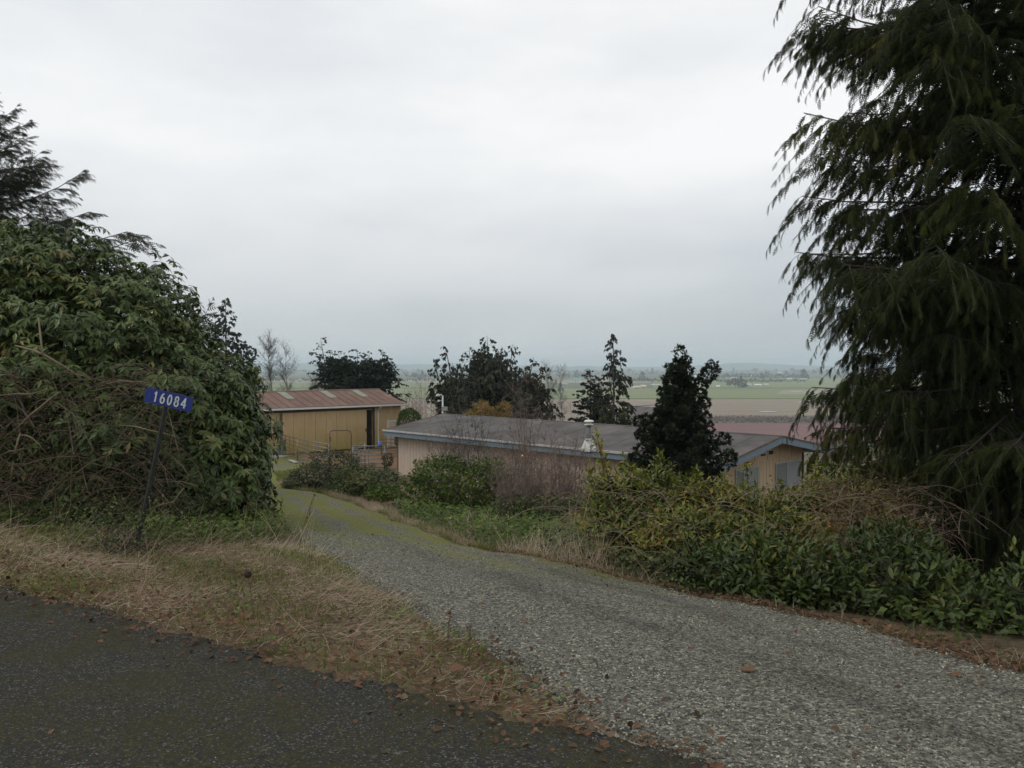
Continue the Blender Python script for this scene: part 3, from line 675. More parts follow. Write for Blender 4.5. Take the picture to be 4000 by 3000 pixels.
gut = part('gutter', merge(box(-BL - .3, .42, -.50, -.36, BE - .16, BE - .145), box(-BL - .3, .42, -.515, -.50, BE - .16, BE - .03), box(-BL - .3, .42, -.36, -.352, BE - .16, BE - .03)), 'white_metal', barn)
xd = bx(1476)[0]
part('downspout', merge(tube([[xd, -.43, BE - .16], [xd, -.38, BE - .3], [xd, -.05, BE - .5], [xd, -.05, .1], [xd, -.16, .0]], .055, 8)), 'white_metal', barn)
part('fascia_board', box(-BL - .2, .25, -.34, -.3, BE - .18, BE + .0), 'dark_wood', barn)
part('verge_board', hexa([[.26, -.3, bz(-.3) - .2], [.3, -.3, bz(-.3) - .2], [.3, BD_ / 2, bz(BD_ / 2) - .2], [.26, BD_ / 2, bz(BD_ / 2) - .2], [.26, -.3, bz(-.3) - .04], [.3, -.3, bz(-.3) - .04], [.3, BD_ / 2, bz(BD_ / 2) - .04], [.26, BD_ / 2, bz(BD_ / 2) - .04]]), 'white_metal', barn)

# ------------------------------------------------------------------ corral in front of the barn
def corral_panel(a, b, label, rails=6, h=1.55, mat='steel_rail', uprights=2):
    za, zb = float(H(*a)), float(H(*b)); d = np.array([b[0] - a[0], b[1] - a[1]]); L = float(np.hypot(*d))
    t = thing('corral_panel', label, 'fence panel', (a[0], a[1], za), math.atan2(d[1], d[0]), 'steel corral panels by the barn')
    dz = zb - za
    for k in range(rails):
        z = .22 + (h - .22) * k / (rails - 1); part('rail', tube([[0, 0, z], [L * .5, 0, z + dz * .5], [L, 0, z + dz]], .03, 8), mat, t, smooth=True)
    part('post', tube([[0, 0, -.1], [0, 0, h + .02]], .038, 8), mat, t, smooth=True)
    part('post', tube([[L, 0, dz - .1], [L, 0, h + dz + .02]], .038, 8), mat, t, smooth=True)
    for k in range(uprights):
        x = L * (k + 1) / (uprights + 1); part('upright', tube([[x, .025, .2 + dz * x / L], [x, .025, h - .02 + dz * x / L]], .02, 6), mat, t)
    return t
corral_panel((-17.3, 61.3), (-15.0, 57.2), 'brown steel corral panel against the barn door post', mat='rust_steel', uprights=3)
corral_panel((-14.95, 57.0), (-11.65, 52.1), 'galvanised corral panel sloping down from the plank to the arched gate')
corral_panel((-10.15, 52.0), (-8.05, 51.6), 'level galvanised corral panel between arched gate and house corner', uprights=1)
corral_panel((-10.1, 52.15), (-9.9, 55.0), 'galvanised corral panel running back from the arched gate towards the barn')
corral_panel((-9.75, 61.0), (-8.2, 60.0), 'dark corral panel beside the barn downspout behind the house corner', mat='rust_steel', uprights=1)
ga, gb = (-11.6, 52.0), (-10.22, 52.0)
t = thing('bow_gate', 'arched steel walk-through gate frame standing before the sliding door', 'gate', (ga[0], ga[1], float(H(*ga))), 0)
gw = gb[0] - ga[0]; gh = 2.45
arc = [[0, 0, -.1], [0, 0, 1.2], [0, 0, gh - .22], [.06, 0, gh - .07], [.2, 0, gh], [gw - .2, 0, gh], [gw - .06, 0, gh - .07], [gw, 0, gh - .22], [gw, 0, 1.2], [gw, 0, -.1]]
part('arch', tube(arc, .035, 8), 'rust_steel', t, smooth=True)
part('latch', box(.05, .1, -.03, .03, 1.75, 2.05), 'rust_steel', t)
part('sill', box(.04, gw - .04, -.04, .04, -.02, .04), 'rust_steel', t)
surf('blue_plastic', (.06, .11, .36), (.08, .14, .42), 6, .45)
bz_ = float(H(-8.05, 51.55))
bp = np.array([-8.35, 51.66]); t = thing('bucket', 'blue plastic bucket upturned on the top corral rail', 'bucket', (bp[0], bp[1], float(H(*bp)) + 1.56))
part('shell', lathe([(.13, .0), (.145, .0), (.14, .02), (.115, .27), (.0, .275)], 16), 'blue_plastic', t, smooth=True)
part('rim', lathe([(.148, .0), (.155, .01), (.155, .035), (.143, .04)], 16), 'blue_plastic', t, smooth=True)
surf('weathered_wood', (.28, .26, .23), (.40, .37, .33), 5, .85, stretch=(1, 6, 6))
surf('grey_rubber', (.075, .08, .08), (.12, .125, .125), 4, .8)
surf('concrete', (.22, .21, .19), (.30, .29, .27), 3, .9, bmp=.3)
p0, p1 = hitz(1133, 1794, -4.35), hitz(1164, 1812, -4.35)
pz = float(H(p0[0], p0[1])); ang = math.atan2(p1[1] - p0[1], p1[0] - p0[0])
o = part('plank', merge(box(0, 2.4, -.14, .14, .03, .09), box(.02, .1, -.13, .13, .0, .03), box(2.2, 2.3, -.13, .13, .0, .03)), 'weathered_wood'); o.location = (p0[0], p0[1], pz); o.rotation_euler = (0, math.atan2(pz - float(H(p1[0], p1[1])), 2.4), ang)
tag(o, 'pale weathered plank lying on the ground at the corral corner', 'plank')
q0 = np.array([-17.25, 60.6]); t = part('rubber_mat', hexa([[-.35, -.06, 0], [.28, -.06, 0], [.28, 0, 0], [-.35, 0, 0], [-.02, .5, 1.12], [.38, .5, 1.15], [.38, .55, 1.13], [-.02, .55, 1.1]]), 'grey_rubber'); t.location = (q0[0], q0[1], float(H(*q0)))
tag(t, 'grey stiff mat leaning against the rusty barn door post', 'mat')
t = part('concrete_slab', box(-1.9, 1.2, -.5, .5, -.05, .1), 'concrete'); t.location = (-17.6, 59.7, float(H(-17.6, 59.7)) + .02); t.rotation_euler = (0, 0, math.radians(-8))
tag(t, 'low concrete slab edge in front of the barn corner', 'slab')

# ------------------------------------------------------------------ yard light behind the house
c = at(1729, 1600, 56.0); zz = float(H(c[0], 56.0)); top = at(1729, 1545, 56.0)[2] - zz
t = thing('yard_light', 'white post with lamp head and grey meter box behind the house ridge', 'light pole', (c[0], 56.0, zz))
part('post', tube([[0, 0, -.3], [0, 0, top]], [.065, .055], 10), 'white_metal', t, smooth=True)
part('lamp_arm', tube([[0, 0, top - .05], [-.1, -.05, top + .08], [-.26, -.08, top + .05]], .03, 8), 'white_metal', t, smooth=True)
hd = lathe([(.0, .10), (.08, .08), (.17, -.02), (.18, -.07), (.10, -.10), (.0, -.11)], 14)
part('lamp_head', (hd[0] + np.array([-.3, -.08, top + .03]), hd[1]), 'grey_metal', t, smooth=True)
part('lamp_bracket', merge(box(-.28, .0, -.04, .04, top - .36, top - .32), box(-.34, -.2, -.07, .07, top - .42, top - .30)), 'white_metal', t)
mb = at(1733, 1590, 56.0)[2] - zz; part('meter_box', merge(box(-.05, .35, -.19, -.06, mb - .24, mb + .0), box(-.06, .36, -.2, -.055, mb + .0, mb + .03)), 'grey_metal', t)

# ------------------------------------------------------------------ house number sign
surf('sign_blue', (.012, .025, .16), (.016, .035, .21), 9, .45, sp=.4)
surf('sign_white', (.50, .52, .50), (.60, .62, .60), 20, .5)
surf('post_steel', (.018, .02, .018), (.035, .038, .034), 8, .7)
def rot2(a): return np.array([[math.cos(a), -math.sin(a)], [math.sin(a), math.cos(a)]])
c = at(659, 1561, 10.2); zz = float(H(c[0], c[1])); base = at(512, 2040, 10.3)
t = thing('house_number_sign', 'tilted blue sign with white number 16084 on a leaning post', 'sign', (c[0], c[1], c[2]), 0)
tilt = math.radians(-13.0); W2, H2 = .298, .094
Rt = np.array([[math.cos(tilt), 0, -math.sin(tilt)], [0, 1, 0], [math.sin(tilt), 0, math.cos(tilt)]])
def tilted(VF): return VF[0] @ Rt.T, VF[1]
pl = part('sign_plate', tilted(box(-W2, W2, -.004, .004, -H2, H2)), 'sign_blue', t)
def stroke_glyph(polys, th):
    out = []
    for pts in polys:
        pts = np.array(pts, float)
        for a, b in zip(pts[:-1], pts[1:]):
            d = b - a; L = np.hypot(*d) + 1e-9; d = d / L; nrm = np.array([-d[1], d[0]]) * th / 2; e = d * th * .32
            q = [a - e - nrm, b + e - nrm, b + e + nrm, a - e + nrm]
            out.append(([[p[0], -.0085, p[1]] for p in q] , [[p[0], -.0045, p[1]] for p in q]))
    return out
def ell(cx, cy_, rx, ry, a0, a1, n=14): return [(cx + rx * math.cos(a), cy_ + ry * math.sin(a)) for a in np.linspace(math.radians(a0), math.radians(a1), n)]
GL = {'1': [[(.28, .80), (.52, .98), (.52, .02)]],
      '6': [ell(.5, .30, .34, .29, 0, 360, 20), ell(.72, .34, .56, .64, 105, 180, 10)],
      '0': [ell(.5, .5, .33, .48, 0, 360, 24)],
      '8': [ell(.5, .26, .34, .25, 0, 360, 20), ell(.5, .74, .29, .23, 0, 360, 20)],
      '4': [[(.72, .02), (.72, .98), (.14, .30), (.92, .30)]]}
gh_, gw_ = .122, .066
for i, ch in enumerate('16084'):
    gx = -W2 + .135 + i * .089; segs = stroke_glyph([[(gx + x * gw_ - gw_ / 2 + .0, -gh_ / 2 + y * gh_) for x, y in pl_] for pl_ in GL[ch]], .0175)
    VV, FF, k = [], [], 0
    for j, (fr, bk) in enumerate(segs):
        dyj = -.00012 * (j % 5)                     # each stroke a hair apart so none share a plane
        VV += [[p[0], p[1] + dyj, p[2]] for p in fr] + [[p[0], p[1], p[2]] for p in bk]
        FF += [[k, k + 1, k + 2, k + 3], [k, k + 4, k + 5, k + 1], [k + 1, k + 5, k + 6, k + 2], [k + 2, k + 6, k + 7, k + 3], [k + 3, k + 7, k + 4, k]]; k += 8
    part('digit', tilted((np.array(VV), np.array(FF))), 'sign_white', pl)
surf('sign_faint', (.03, .06, .22), (.04, .08, .26), 9, .45)
part('worn_emblem', tilted(merge(*[box(-W2 + .03 + .01 * abs(k), -W2 + .075 - .008 * abs(k), -.0062, -.0042, .012 * k - .004, .012 * k + .003) for k in range(-3, 4)])), 'sign_faint', pl)
b0 = np.array([base[0], base[1], zz - .25]) - c; tp = np.array([-.02, .03, 0]) + np.array([math.sin(-tilt), 0, math.cos(tilt)]) * .07 * 0
tp = np.array([-.015, .022, .06])
part('post', tube([b0, (b0 + tp) / 2 + [.01, 0, 0], tp], .028, 6), 'post_steel', t)

# ------------------------------------------------------------------ vegetation: tools
surf('bark', (.035, .028, .022), (.075, .062, .05), 6, .9, stretch=(3, 3, .5), bmp=.5)
surf('bark_grey', (.075, .066, .06), (.13, .118, .105), 6, .9, stretch=(3, 3, .5))
surf('twig_brown', (.085, .060, .042), (.16, .115, .08), 6, .9)
surf('twig_mauve', (.155, .115, .095), (.235, .18, .15), 5, .9)
surf('twig_pale', (.15, .115, .075), (.22, .175, .115), 5, .9)
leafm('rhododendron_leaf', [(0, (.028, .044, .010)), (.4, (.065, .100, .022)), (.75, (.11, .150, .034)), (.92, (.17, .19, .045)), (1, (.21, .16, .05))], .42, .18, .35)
leafm('laurel_leaf', [(0, (.05, .068, .008)), (.35, (.11, .135, .015)), (.65, (.18, .19, .022)), (.85, (.26, .21, .025)), (1, (.31, .17, .03))], .42, .22, .35)
leafm('laurel_shaded_leaf', [(0, (.020, .032, .006)), (.5, (.040, .064, .010)), (.85, (.075, .10, .015)), (1, (.15, .14, .026))], .42, .18, .32)  # laurel copy with the deep shade of hedge and cedar put into its colour
leafm('bramble_leaf', [(0, (.030, .048, .012)), (.5, (.078, .105, .022)), (.85, (.12, .145, .030)), (1, (.16, .11, .04))], .5, .2, .35)
leafm('ivy_leaf', [(0, (.034, .056, .010)), (.5, (.075, .115, .020)), (.9, (.125, .17, .030)), (1, (.19, .21, .045))], .6, .22, .2)
leafm('bright_leaf', [(0, (.055, .085, .014)), (.5, (.095, .135, .022)), (.9, (.14, .17, .03)), (1, (.2, .18, .04))], .45, .25, .4)
leafm('dull_leaf', [(0, (.032, .040, .018)), (.5, (.062, .074, .032)), (.9, (.095, .105, .042)), (1, (.15, .105, .055))], .55, .2, .3)
leafm('cedar_leaf', [(0, (.014, .020, .007)), (.5, (.028, .039, .010)), (.85, (.055, .068, .014)), (1, (.11, .10, .02))], .7, .2, .1)
leafm('weeping_leaf', [(0, (.018, .022, .012)), (.5, (.036, .042, .021)), (.85, (.062, .068, .03)), (1, (.09, .085, .035))], .6, .15, .25)
leafm('deodar_leaf', [(0, (.012, .022, .014)), (.5, (.022, .037, .020)), (.85, (.036, .056, .026)), (1, (.055, .07, .03))], .6, .15, .25)
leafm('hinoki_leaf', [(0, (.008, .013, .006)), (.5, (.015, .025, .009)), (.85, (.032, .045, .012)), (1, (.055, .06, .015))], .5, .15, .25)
leafm('fir_leaf', [(0, (.014, .022, .015)), (.5, (.026, .036, .022)), (.9, (.042, .054, .030)), (1, (.06, .065, .035))], .6, .15, .25)
leafm('arborvitae_leaf', [(0, (.035, .062, .010)), (.5, (.065, .105, .016)), (1, (.11, .145, .025))], .55, .2, .3)
leafm('orange_leaf', [(0, (.14, .125, .03)), (.5, (.28, .19, .045)), (.8, (.36, .18, .055)), (1, (.40, .15, .055))], .5, .25, .3)
leafm('rust_leaf', [(0, (.06, .05, .018)), (.5, (.12, .085, .028)), (.8, (.19, .105, .04)), (1, (.23, .09, .04))], .55, .2, .2)
leafm('dry_grass', [(0, (.25, .185, .12)), (.4, (.46, .36, .255)), (.8, (.61, .50, .37)), (1, (.68, .58, .45))], .7, .35, .2)
leafm('green_grass', [(0, (.08, .095, .014)), (.5, (.15, .17, .028)), (.9, (.22, .235, .05)), (1, (.34, .30, .12))], .6, .25, .3)
leafm('dead_leaf', [(0, (.05, .028, .016)), (.45, (.10, .055, .03)), (.8, (.165, .085, .045)), (1, (.20, .135, .08))], .7, .15, .25)
leafm('far_leaf', [(0, (.022, .030, .020)), (.6, (.038, .050, .030)), (1, (.06, .065, .04))], .8, 0, .1)
leafm('far_bare', [(0, (.075, .062, .055)), (.6, (.11, .092, .08)), (1, (.15, .13, .11))], .8, 0, .1)

def interp_path(P, t):
    K = len(P); f = np.clip(t, 0, 1) * (K - 1); i = np.minimum(f.astype(int), K - 2); u = (f - i)[:, None]
    return P[i] * (1 - u) + P[i + 1] * u
def conifer(stems, n_br, rprof, rise, droop, spray, dens, size, hang, side=.7, t0=.08, rg=None, wood=.02, tw=.16, az_bias=None, flat=.5, inner=.12, curl=0.0, sec=None):
    """stems: polylines with radius at the foot. Returns (wood tubes, foliage, tint)."""
    rg = rg or rng; WV, SV, SF_T, TT = [], [], [], []
    fol = []; wood_parts = []
    for si, (P, r0) in enumerate(stems):
        P = np.asarray(P, float); K = len(P)
        Ps = interp_path(P, np.linspace(0, 1, 12)); wood_parts.append(tubes(Ps[None], (r0 * (1 - np.linspace(0, 1, 12)) ** .8 + .008)[None], 7))
        nb = n_br if np.isscalar(n_br) else n_br[si]
        t = t0 + (1 - t0) * (np.arange(nb) + rg.random(nb)) / nb
        B = interp_path(P, t); L = rprof(t, si) * rg.uniform(.65, 1.12, nb)
        az = rg.uniform(0, 2 * np.pi, nb)
        if az_bias == 'x': az = np.zeros(nb)
        h = np.stack([np.cos(az), np.sin(az), np.zeros(nb)], -1)
        ri = (rise(t) if callable(rise) else np.full(nb, rise)) + rg.normal(0, .10, nb); dr = (droop(t) if callable(droop) else np.full(nb, droop)) * rg.uniform(.7, 1.3, nb)
        u = np.linspace(0, 1, 6)
        P3 = B[:, None, :] + h[:, None, :] * (L[:, None] * u)[..., None]
        P3[..., 2] += L[:, None] * (ri[:, None] * u - dr[:, None] * u ** 2 + curl * u ** 5)
        wood_parts.append(tubes(P3, (L[:, None] * wood * (1 - u * .85) + .003), 3))
        bcol = np.clip(rg.normal(.42, tw, nb), 0, 1); hh = h; LL = L
        if sec:                                     # side branches: (per metre, length, sideways, droop)
            m2 = np.maximum((L * sec[0]).astype(int), 3); b2 = np.repeat(np.arange(nb), m2); M2 = len(b2)
            t2 = inner + (1 - inner) * rg.random(M2) ** .85; t2[np.cumsum(m2) - 1] = .97
            f = t2 * 5; i = np.minimum(f.astype(int), 4); uu = (f - i)[:, None]
            p2 = P3[b2, i] * (1 - uu) + P3[b2, i + 1] * uu; tan = norm(P3[b2, i + 1] - P3[b2, i]); s2 = np.cross(tan, [0, 0, 1.0])
            d2 = norm(tan * rg.uniform(.4, 1, M2)[:, None] + s2 * (rg.choice([-1, 1], M2) * sec[2] * rg.uniform(.3, 1.1, M2))[:, None] + rdir(M2, rg) * .25)
            L2 = sec[1] * rg.uniform(.55, 1.25, M2) * (1.12 - .5 * t2) * np.clip(L[b2] / 1.5, .35, 1); u4 = np.linspace(0, 1, 6)
            P3 = p2[:, None] + d2[:, None] * (L2[:, None] * u4)[..., None]; P3[..., 2] -= L2[:, None] * sec[3] * rg.uniform(.5, 1.4, (M2, 1)) * u4 ** 1.7
            wood_parts.append(tubes(P3[:, [0, 2, 5]], (L2[:, None] * wood * .7 * (1 - u4[[0, 2, 5]] * .8) + .0025), 3))
            bcol = np.clip(bcol[b2] + rg.normal(0, .1, M2), 0, 1); hh = h[b2]; LL = L2; nb = M2
        inn = inner if not sec else .1
        m = np.maximum((LL * dens).astype(int), 2); bi = np.repeat(np.arange(nb), m); M = len(bi)
        tt = inn + (1 - inn) * rg.random(M) ** .8
        tt[np.cumsum(m) - 1] = .99
        f = tt * 5; i = np.minimum(f.astype(int), 4); uu = (f - i)[:, None]
        pos = P3[bi, i] * (1 - uu) + P3[bi, i + 1] * uu; tan = norm(P3[bi, i + 1] - P3[bi, i])
        sd_ = np.cross(tan, [0, 0, 1.0]); sg = rg.choice([-1, 1], M)[:, None] * rg.uniform(.2, 1, M)[:, None] * side * (1.05 - tt[:, None] * .6)
        d = tan * rg.uniform(.5, 1, M)[:, None] + sd_ * sg + np.stack([np.zeros(M), np.zeros(M), -hang * rg.uniform(.4, 1.3, M)], -1) + rdir(M, rg) * .2
        nrm = np.stack([np.zeros(M), np.zeros(M), np.ones(M)], -1) * flat + rdir(M, rg) * (1 - flat) + hh[bi] * .5 * (hang > .6)
        S = rg.uniform(size[0], size[1], M) * (1.12 - .4 * tt) * (1 if sec else (.6 + .4 * np.minimum(1, LL[bi] / (np.median(LL) + 1e-6))))
        V, Fc = scatter(spray, frames(d, nrm), S, pos)
        fol.append((V, Fc))
        TT.append(np.repeat(np.clip(bcol[bi] + rg.normal(0, .12, M), 0, 1), len(spray[0])))
    Wd = merge(*wood_parts); Fo = merge(*fol)
    return Wd, Fo, np.concatenate(TT)
def branch_tree(name, label, base, h, r0, nb, prof, tilt, mat, rg, nproto, L0, rise, droop, spray, dens, size, hang, sec, bark='bark', curl=.1, t0=.04, side=.6, flat=.25, wood=.010, tw=.2):
    """a few branch shapes, each a limb with its sprays, set round one trunk"""
    t = thing(name, label, 'tree', base); P = np.array([[0, 0, -.3], [.05, 0, h * .4], [-.1, .1, h]]); u = np.linspace(0, 1, 12)
    part('trunk', tubes(interp_path(P, u)[None], (r0 * (1 - u) ** .8 + .01)[None], 10), bark, t, smooth=True); protos = []
    for k in range(nproto):
        g = conifer([([[0, 0, -.005], [0, 0, .005]], .004)], 1, lambda t_, s_: np.full(len(t_), L0), rise, droop, spray, dens, size, hang, side=side, rg=rg, wood=wood, flat=flat, inner=.08, curl=curl, tw=tw, sec=sec, az_bias='x')
        protos.append((mesh_data('branch', g[0][0], g[0][1], bark, smooth=True), mesh_data('sprays', g[1][0], g[1][1], mat, tint=g[2])))
    tt = t0 + (1 - t0) * (np.arange(nb) + rg.random(nb)) / nb; B = interp_path(P, tt)
    for i in range(nb):
        a, f = protos[rg.integers(nproto)]; o = link('branch', a, t); o.location = B[i].tolist(); L = float(prof(tt[i]) * rg.uniform(.82, 1.0)) / L0
        o.scale = (L, L * float(rg.uniform(.85, 1.15)) , L * .5 + .5 * max(L, .5)); o.rotation_euler = (float(rg.normal(0, .25)), -float(tilt(tt[i]) + rg.normal(0, .1)), float(i * 2.39996 + rg.normal(0, .35)))
        link('sprays', f, o)
    return t
def plant_tree(name, label, cat, base, geo, mat, bark='bark', group=None, crown='crown', wood='trunk'):
    t = thing(name, label, cat, base, 0, group)
    part(wood, geo[0], bark, t, smooth=True); part(crown, geo[1], mat, t, tint=geo[2])
    return t
def bare_tree(h, spread, n1, n2, n3, rg, lean=0.0, up=.9, r0=None):
    r0 = r0 or h * .012; u = np.linspace(0, 1, 8)
    tr = np.stack([lean * u ** 2 * h + .02 * h * np.sin(u * 5), .02 * h * np.cos(u * 4), u * h], -1)
    parts_ = [tubes(tr[None], (r0 * (1 - u * .93))[None], 5)]
    def kids(P, n, L0, L1, tlo, upw, rad, K=5):
        N, Kp, _ = P.shape; bi = rg.integers(0, N, n); t = rg.uniform(tlo, 1, n)
        f = t * (Kp - 1); i = np.minimum(f.astype(int), Kp - 2); w_ = (f - i)[:, None]; b = P[bi, i] * (1 - w_) + P[bi, i + 1] * w_
        tan = norm(P[bi, i + 1] - P[bi, i]); d = norm(tan * .5 + rdir(n, rg) * .9 + np.array([0, 0, upw])); L = rg.uniform(L0, L1, n) * (1.15 - .6 * t)
        uu = np.linspace(0, 1, K); Q = b[:, None] + d[:, None] * (L[:, None] * uu)[..., None]; Q[..., 2] += (L[:, None] * uu ** 2) * .25 * upw
        Q += rg.normal(0, .02, Q.shape) * L[:, None, None] * (uu > 0)[None, :, None]
        parts_.append(tubes(Q, (rad * (1 - uu * .8))[None].repeat(n, 0), 3)); return Q
    P1 = kids(tr[None], n1, spread * .6, spread, .25, up * .6, r0 * .35, 6)
    P2 = kids(P1, n2, spread * .25, spread * .5, .2, up * .4, r0 * .16, 4)
    if n3: kids(P2, n3, spread * .1, spread * .26, .2, up * .3, r0 * .085, 3)
    return merge(*parts_)

def blob_points(blobs, n, depth, rg, lump=.12, zmin=None, cull=True):
    """points on and just under the skin of a union of ellipsoids, with outward normals"""
    A = np.array([b[1][0] * b[1][1] + b[1][1] * b[1][2] + b[1][0] * b[1][2] for b in blobs]); cnt = rg.multinomial(n, A / A.sum())
    P_, N_ = [], []
    for (c, r), k in zip(blobs, cnt):
        c = np.array(c, float); r = np.array(r, float); d = rdir(k, rg)
        f = 1 - np.abs(rg.normal(0, depth, k)) + lump * (np.sin(d[:, 0] * 7 + c[0] * 3) * np.sin(d[:, 2] * 8 + c[1]) + .6 * np.sin(d[:, 1] * 13 + d[:, 2] * 11))
        p = c + d * r * f[:, None]; nn = norm(d / r)
        ok = np.ones(k, bool)
        for (c2, r2) in blobs:
            if c2 is c: continue
            q = (p - np.array(c2)) / np.array(r2); ok &= ~((np.sum(q * q, 1) < .62) & (not np.allclose(c2, c)))
        P_.append(p[ok]); N_.append(nn[ok])
    P = np.concatenate(P_); N = np.concatenate(N_)
    z = H(P[:, 0], P[:, 1]) + .03 if zmin is None else zmin
    ok = P[:, 2] > z
    if cull:
        v = norm(P - np.array([0, 0, CZ])); fc = -np.sum(v * N, 1); ok &= (fc > -.45) | (rg.random(len(P)) < .25)
    return P[ok], N[ok]
def stems_in(base, blobs, n, rg, rad=.02, K=6):
    """branches from the foot out into the blobs"""
    bl = [blobs[i] for i in rg.integers(0, len(blobs), n)]
    tip = np.array([np.array(c) + rdir(1, rg)[0] * np.array(r) * rg.uniform(.5, .95) for c, r in bl]); tip[:, 2] = np.maximum(tip[:, 2], base[2] + .2)
    b = np.array(base) + rg.normal(0, .12, (n, 3)) * [1, 1, 0]; u = np.linspace(0, 1, K)[None, :, None]
    P = b[:, None] * (1 - u) + tip[:, None] * u; P[..., 2] += (np.sin(np.pi * u[..., 0]) * .25 * np.linalg.norm(tip - b, axis=1)[:, None]) * .5
    P += rg.normal(0, .03, P.shape) * (u > 0)
    return tubes(P, rad * (1 - .75 * u[..., 0]) * rg.uniform(.6, 1.2, (n, 1)), 5)
def leaf_cloud(P, N, leaf, size, rg, out=.6, down=.3, wild=.5):
    M = len(P); d = N * out * .6 + rdir(M, rg) * wild + np.array([0, 0, -down]); nr = N + np.array([0, 0, .7]) + rdir(M, rg) * .35
    return frames(d, nr), rg.uniform(size[0], size[1], M)
def leafy(name, label, cat, base, blobs, n, leaf, size, mat, rg, stems=12, depth=.14, lump=.12, down=.3, rad=.02, out=.6, wild=.6, group=None, bark='bark', clump=.16, pieces=0, cull=True):
    base = np.array(base, float); t = thing(name, label, cat, base, 0, group)
    if stems: 
        V, Fc = stems_in(base, blobs, stems, rg, rad); part('stems', (V - base, Fc), bark, t, smooth=True)
    P, N = blob_points(blobs, n, depth, rg, lump, cull=cull); R, S = leaf_cloud(P, N, leaf, size, rg, out, down, wild)
    tn = np.clip(.42 + clump * 2 * (np.sin(P[:, 0] * 3.1 + P[:, 2] * 2) * np.sin(P[:, 1] * 2.7 + P[:, 2] * 3.3)) + rg.normal(0, .2, len(P)), 0, 1)
    if pieces: split_leaves(t, base, leaf, mat, P, N, R, S, tn, pieces)
    else: part('foliage', (scatter(leaf, R, S, P - base)), mat, t, tint=rep(tn, leaf), kind='stuff')
    return t
def split_leaves(t, base, leaf, mat, P, N, R, S, tn, pieces, mass=None):
    """the leaves that show largest become single leaves, the rest one mass"""
    v = P - np.array([0, 0, CZ]); d = np.linalg.norm(v, axis=1); u = v / d[:, None]; infr = (np.abs(P[:, 0] / P[:, 1]) < .62)
    show = S / d * (np.abs(np.sum(R[:, :, 2] * u, 1)) + .1) * np.clip(-np.sum(N * u, 1) + .3, .05, 1) * infr
    o_ = np.argsort(-show); a, b = o_[:pieces], o_[pieces:]
    mass = mass or leaf
    part('foliage', scatter(mass, R[b], S[b], P[b] - base), mat, t, tint=rep(tn[b], mass), kind='stuff')
    var = [mesh_data('leaf', leaf[0], leaf[1], mat, tint=np.full(len(leaf[0]), q)) for q in (.15, .3, .42, .55, .7, .88)]; qs = np.array([.15, .3, .42, .55, .7, .88])
    for k in a:
        o = link('leaf', var[int(np.argmin(np.abs(qs - tn[k])))], t)
        Mx = np.eye(4); Mx[:3, :3] = R[k] * S[k]; Mx[:3, 3] = P[k] - base; o.matrix_basis = Matrix(Mx.tolist())
def G(px, Y): x = (px - 2000) / F * Y; return (float(x), float(Y), float(H(x, Y)))

# ------------------------------------------------------------------ rhododendron on the left
rg = np.random.default_rng(21)
RB = [((-6.25, 13.9, .95), (2.0, 2.2, 2.1)), ((-7.4, 14.2, 1.5), (2.3, 2.4, 2.75)), ((-9.2, 14.3, 1.6), (3.0, 2.6, 3.1)), ((-4.75, 13.4, .2), (.8, 1.0, 1.0)), ((-5.2, 13.6, .95), (1.05, 1.2, 1.2))]
rb = np.array([-6.8, 14.3, float(H(-6.8, 14.3))])
rho = thing('rhododendron', 'huge dark rhododendron with whorled leathery leaves behind the blue sign', 'shrub', rb)
part('stems', (lambda VF: (VF[0] - rb, VF[1]))(stems_in(rb, RB, 60, rg, .045)), 'bark', rho, smooth=True)
P, N = blob_points(RB, 24500, .15, rg, .13)
keep = ~((P[:, 0] < -6.7) & (P[:, 2] < 1.7 - .25 * (P[:, 0] + 6.7) * -1 * .3) & (P[:, 1] < 14) & (rg.random(len(P)) < .85))
P, N = P[keep], N[keep]
m = rg.integers(6, 10, len(P)); wi = np.repeat(np.arange(len(P)), m); M = len(wi)
axd = norm(N * .75 + np.array([0, 0, .55]) + rdir(len(P), rg) * .35)[wi]
a1 = norm(np.cross(axd, [.3, .2, 1.0])); a2 = np.cross(axd, a1); ph = rg.uniform(0, 2 * np.pi, M)
rad_ = a1 * np.cos(ph)[:, None] + a2 * np.sin(ph)[:, None]
d = rad_ * .9 + axd * rg.uniform(-.25, .35, M)[:, None] + np.array([0, 0, -.38])
RR = frames(d, axd + rad_ * .15); SS = rg.uniform(.11, .185, M)
wt = np.clip(rg.normal(.45, .16, len(P)) + .18 * np.sin(P[:, 0] * 1.7 + 2 * P[:, 2]) * np.sin(P[:, 2] * 2.1 + P[:, 1]), 0, 1)[wi]; tn = np.clip(wt + rg.normal(0, .14, M), 0, 1); tn[rg.random(M) < .012] = 1
leafR = big_leaf(.33, .16, .05)
split_leaves(rho, rb, leafR, 'rhododendron_leaf', P[wi] + axd * .02, N[wi], RR, SS, tn, 300, mid_leaf(.34))
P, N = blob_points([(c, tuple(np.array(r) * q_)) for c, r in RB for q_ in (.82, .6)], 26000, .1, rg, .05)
R, S = leaf_cloud(P, N, None, (.14, .24), rg, .3, .3, .9); L1 = mid_leaf(.4); part('inner_leaves', scatter(L1, R, S, P - rb), 'rhododendron_leaf', rho, tint=rep(rg.random(len(P)) * .3, L1), kind='stuff')

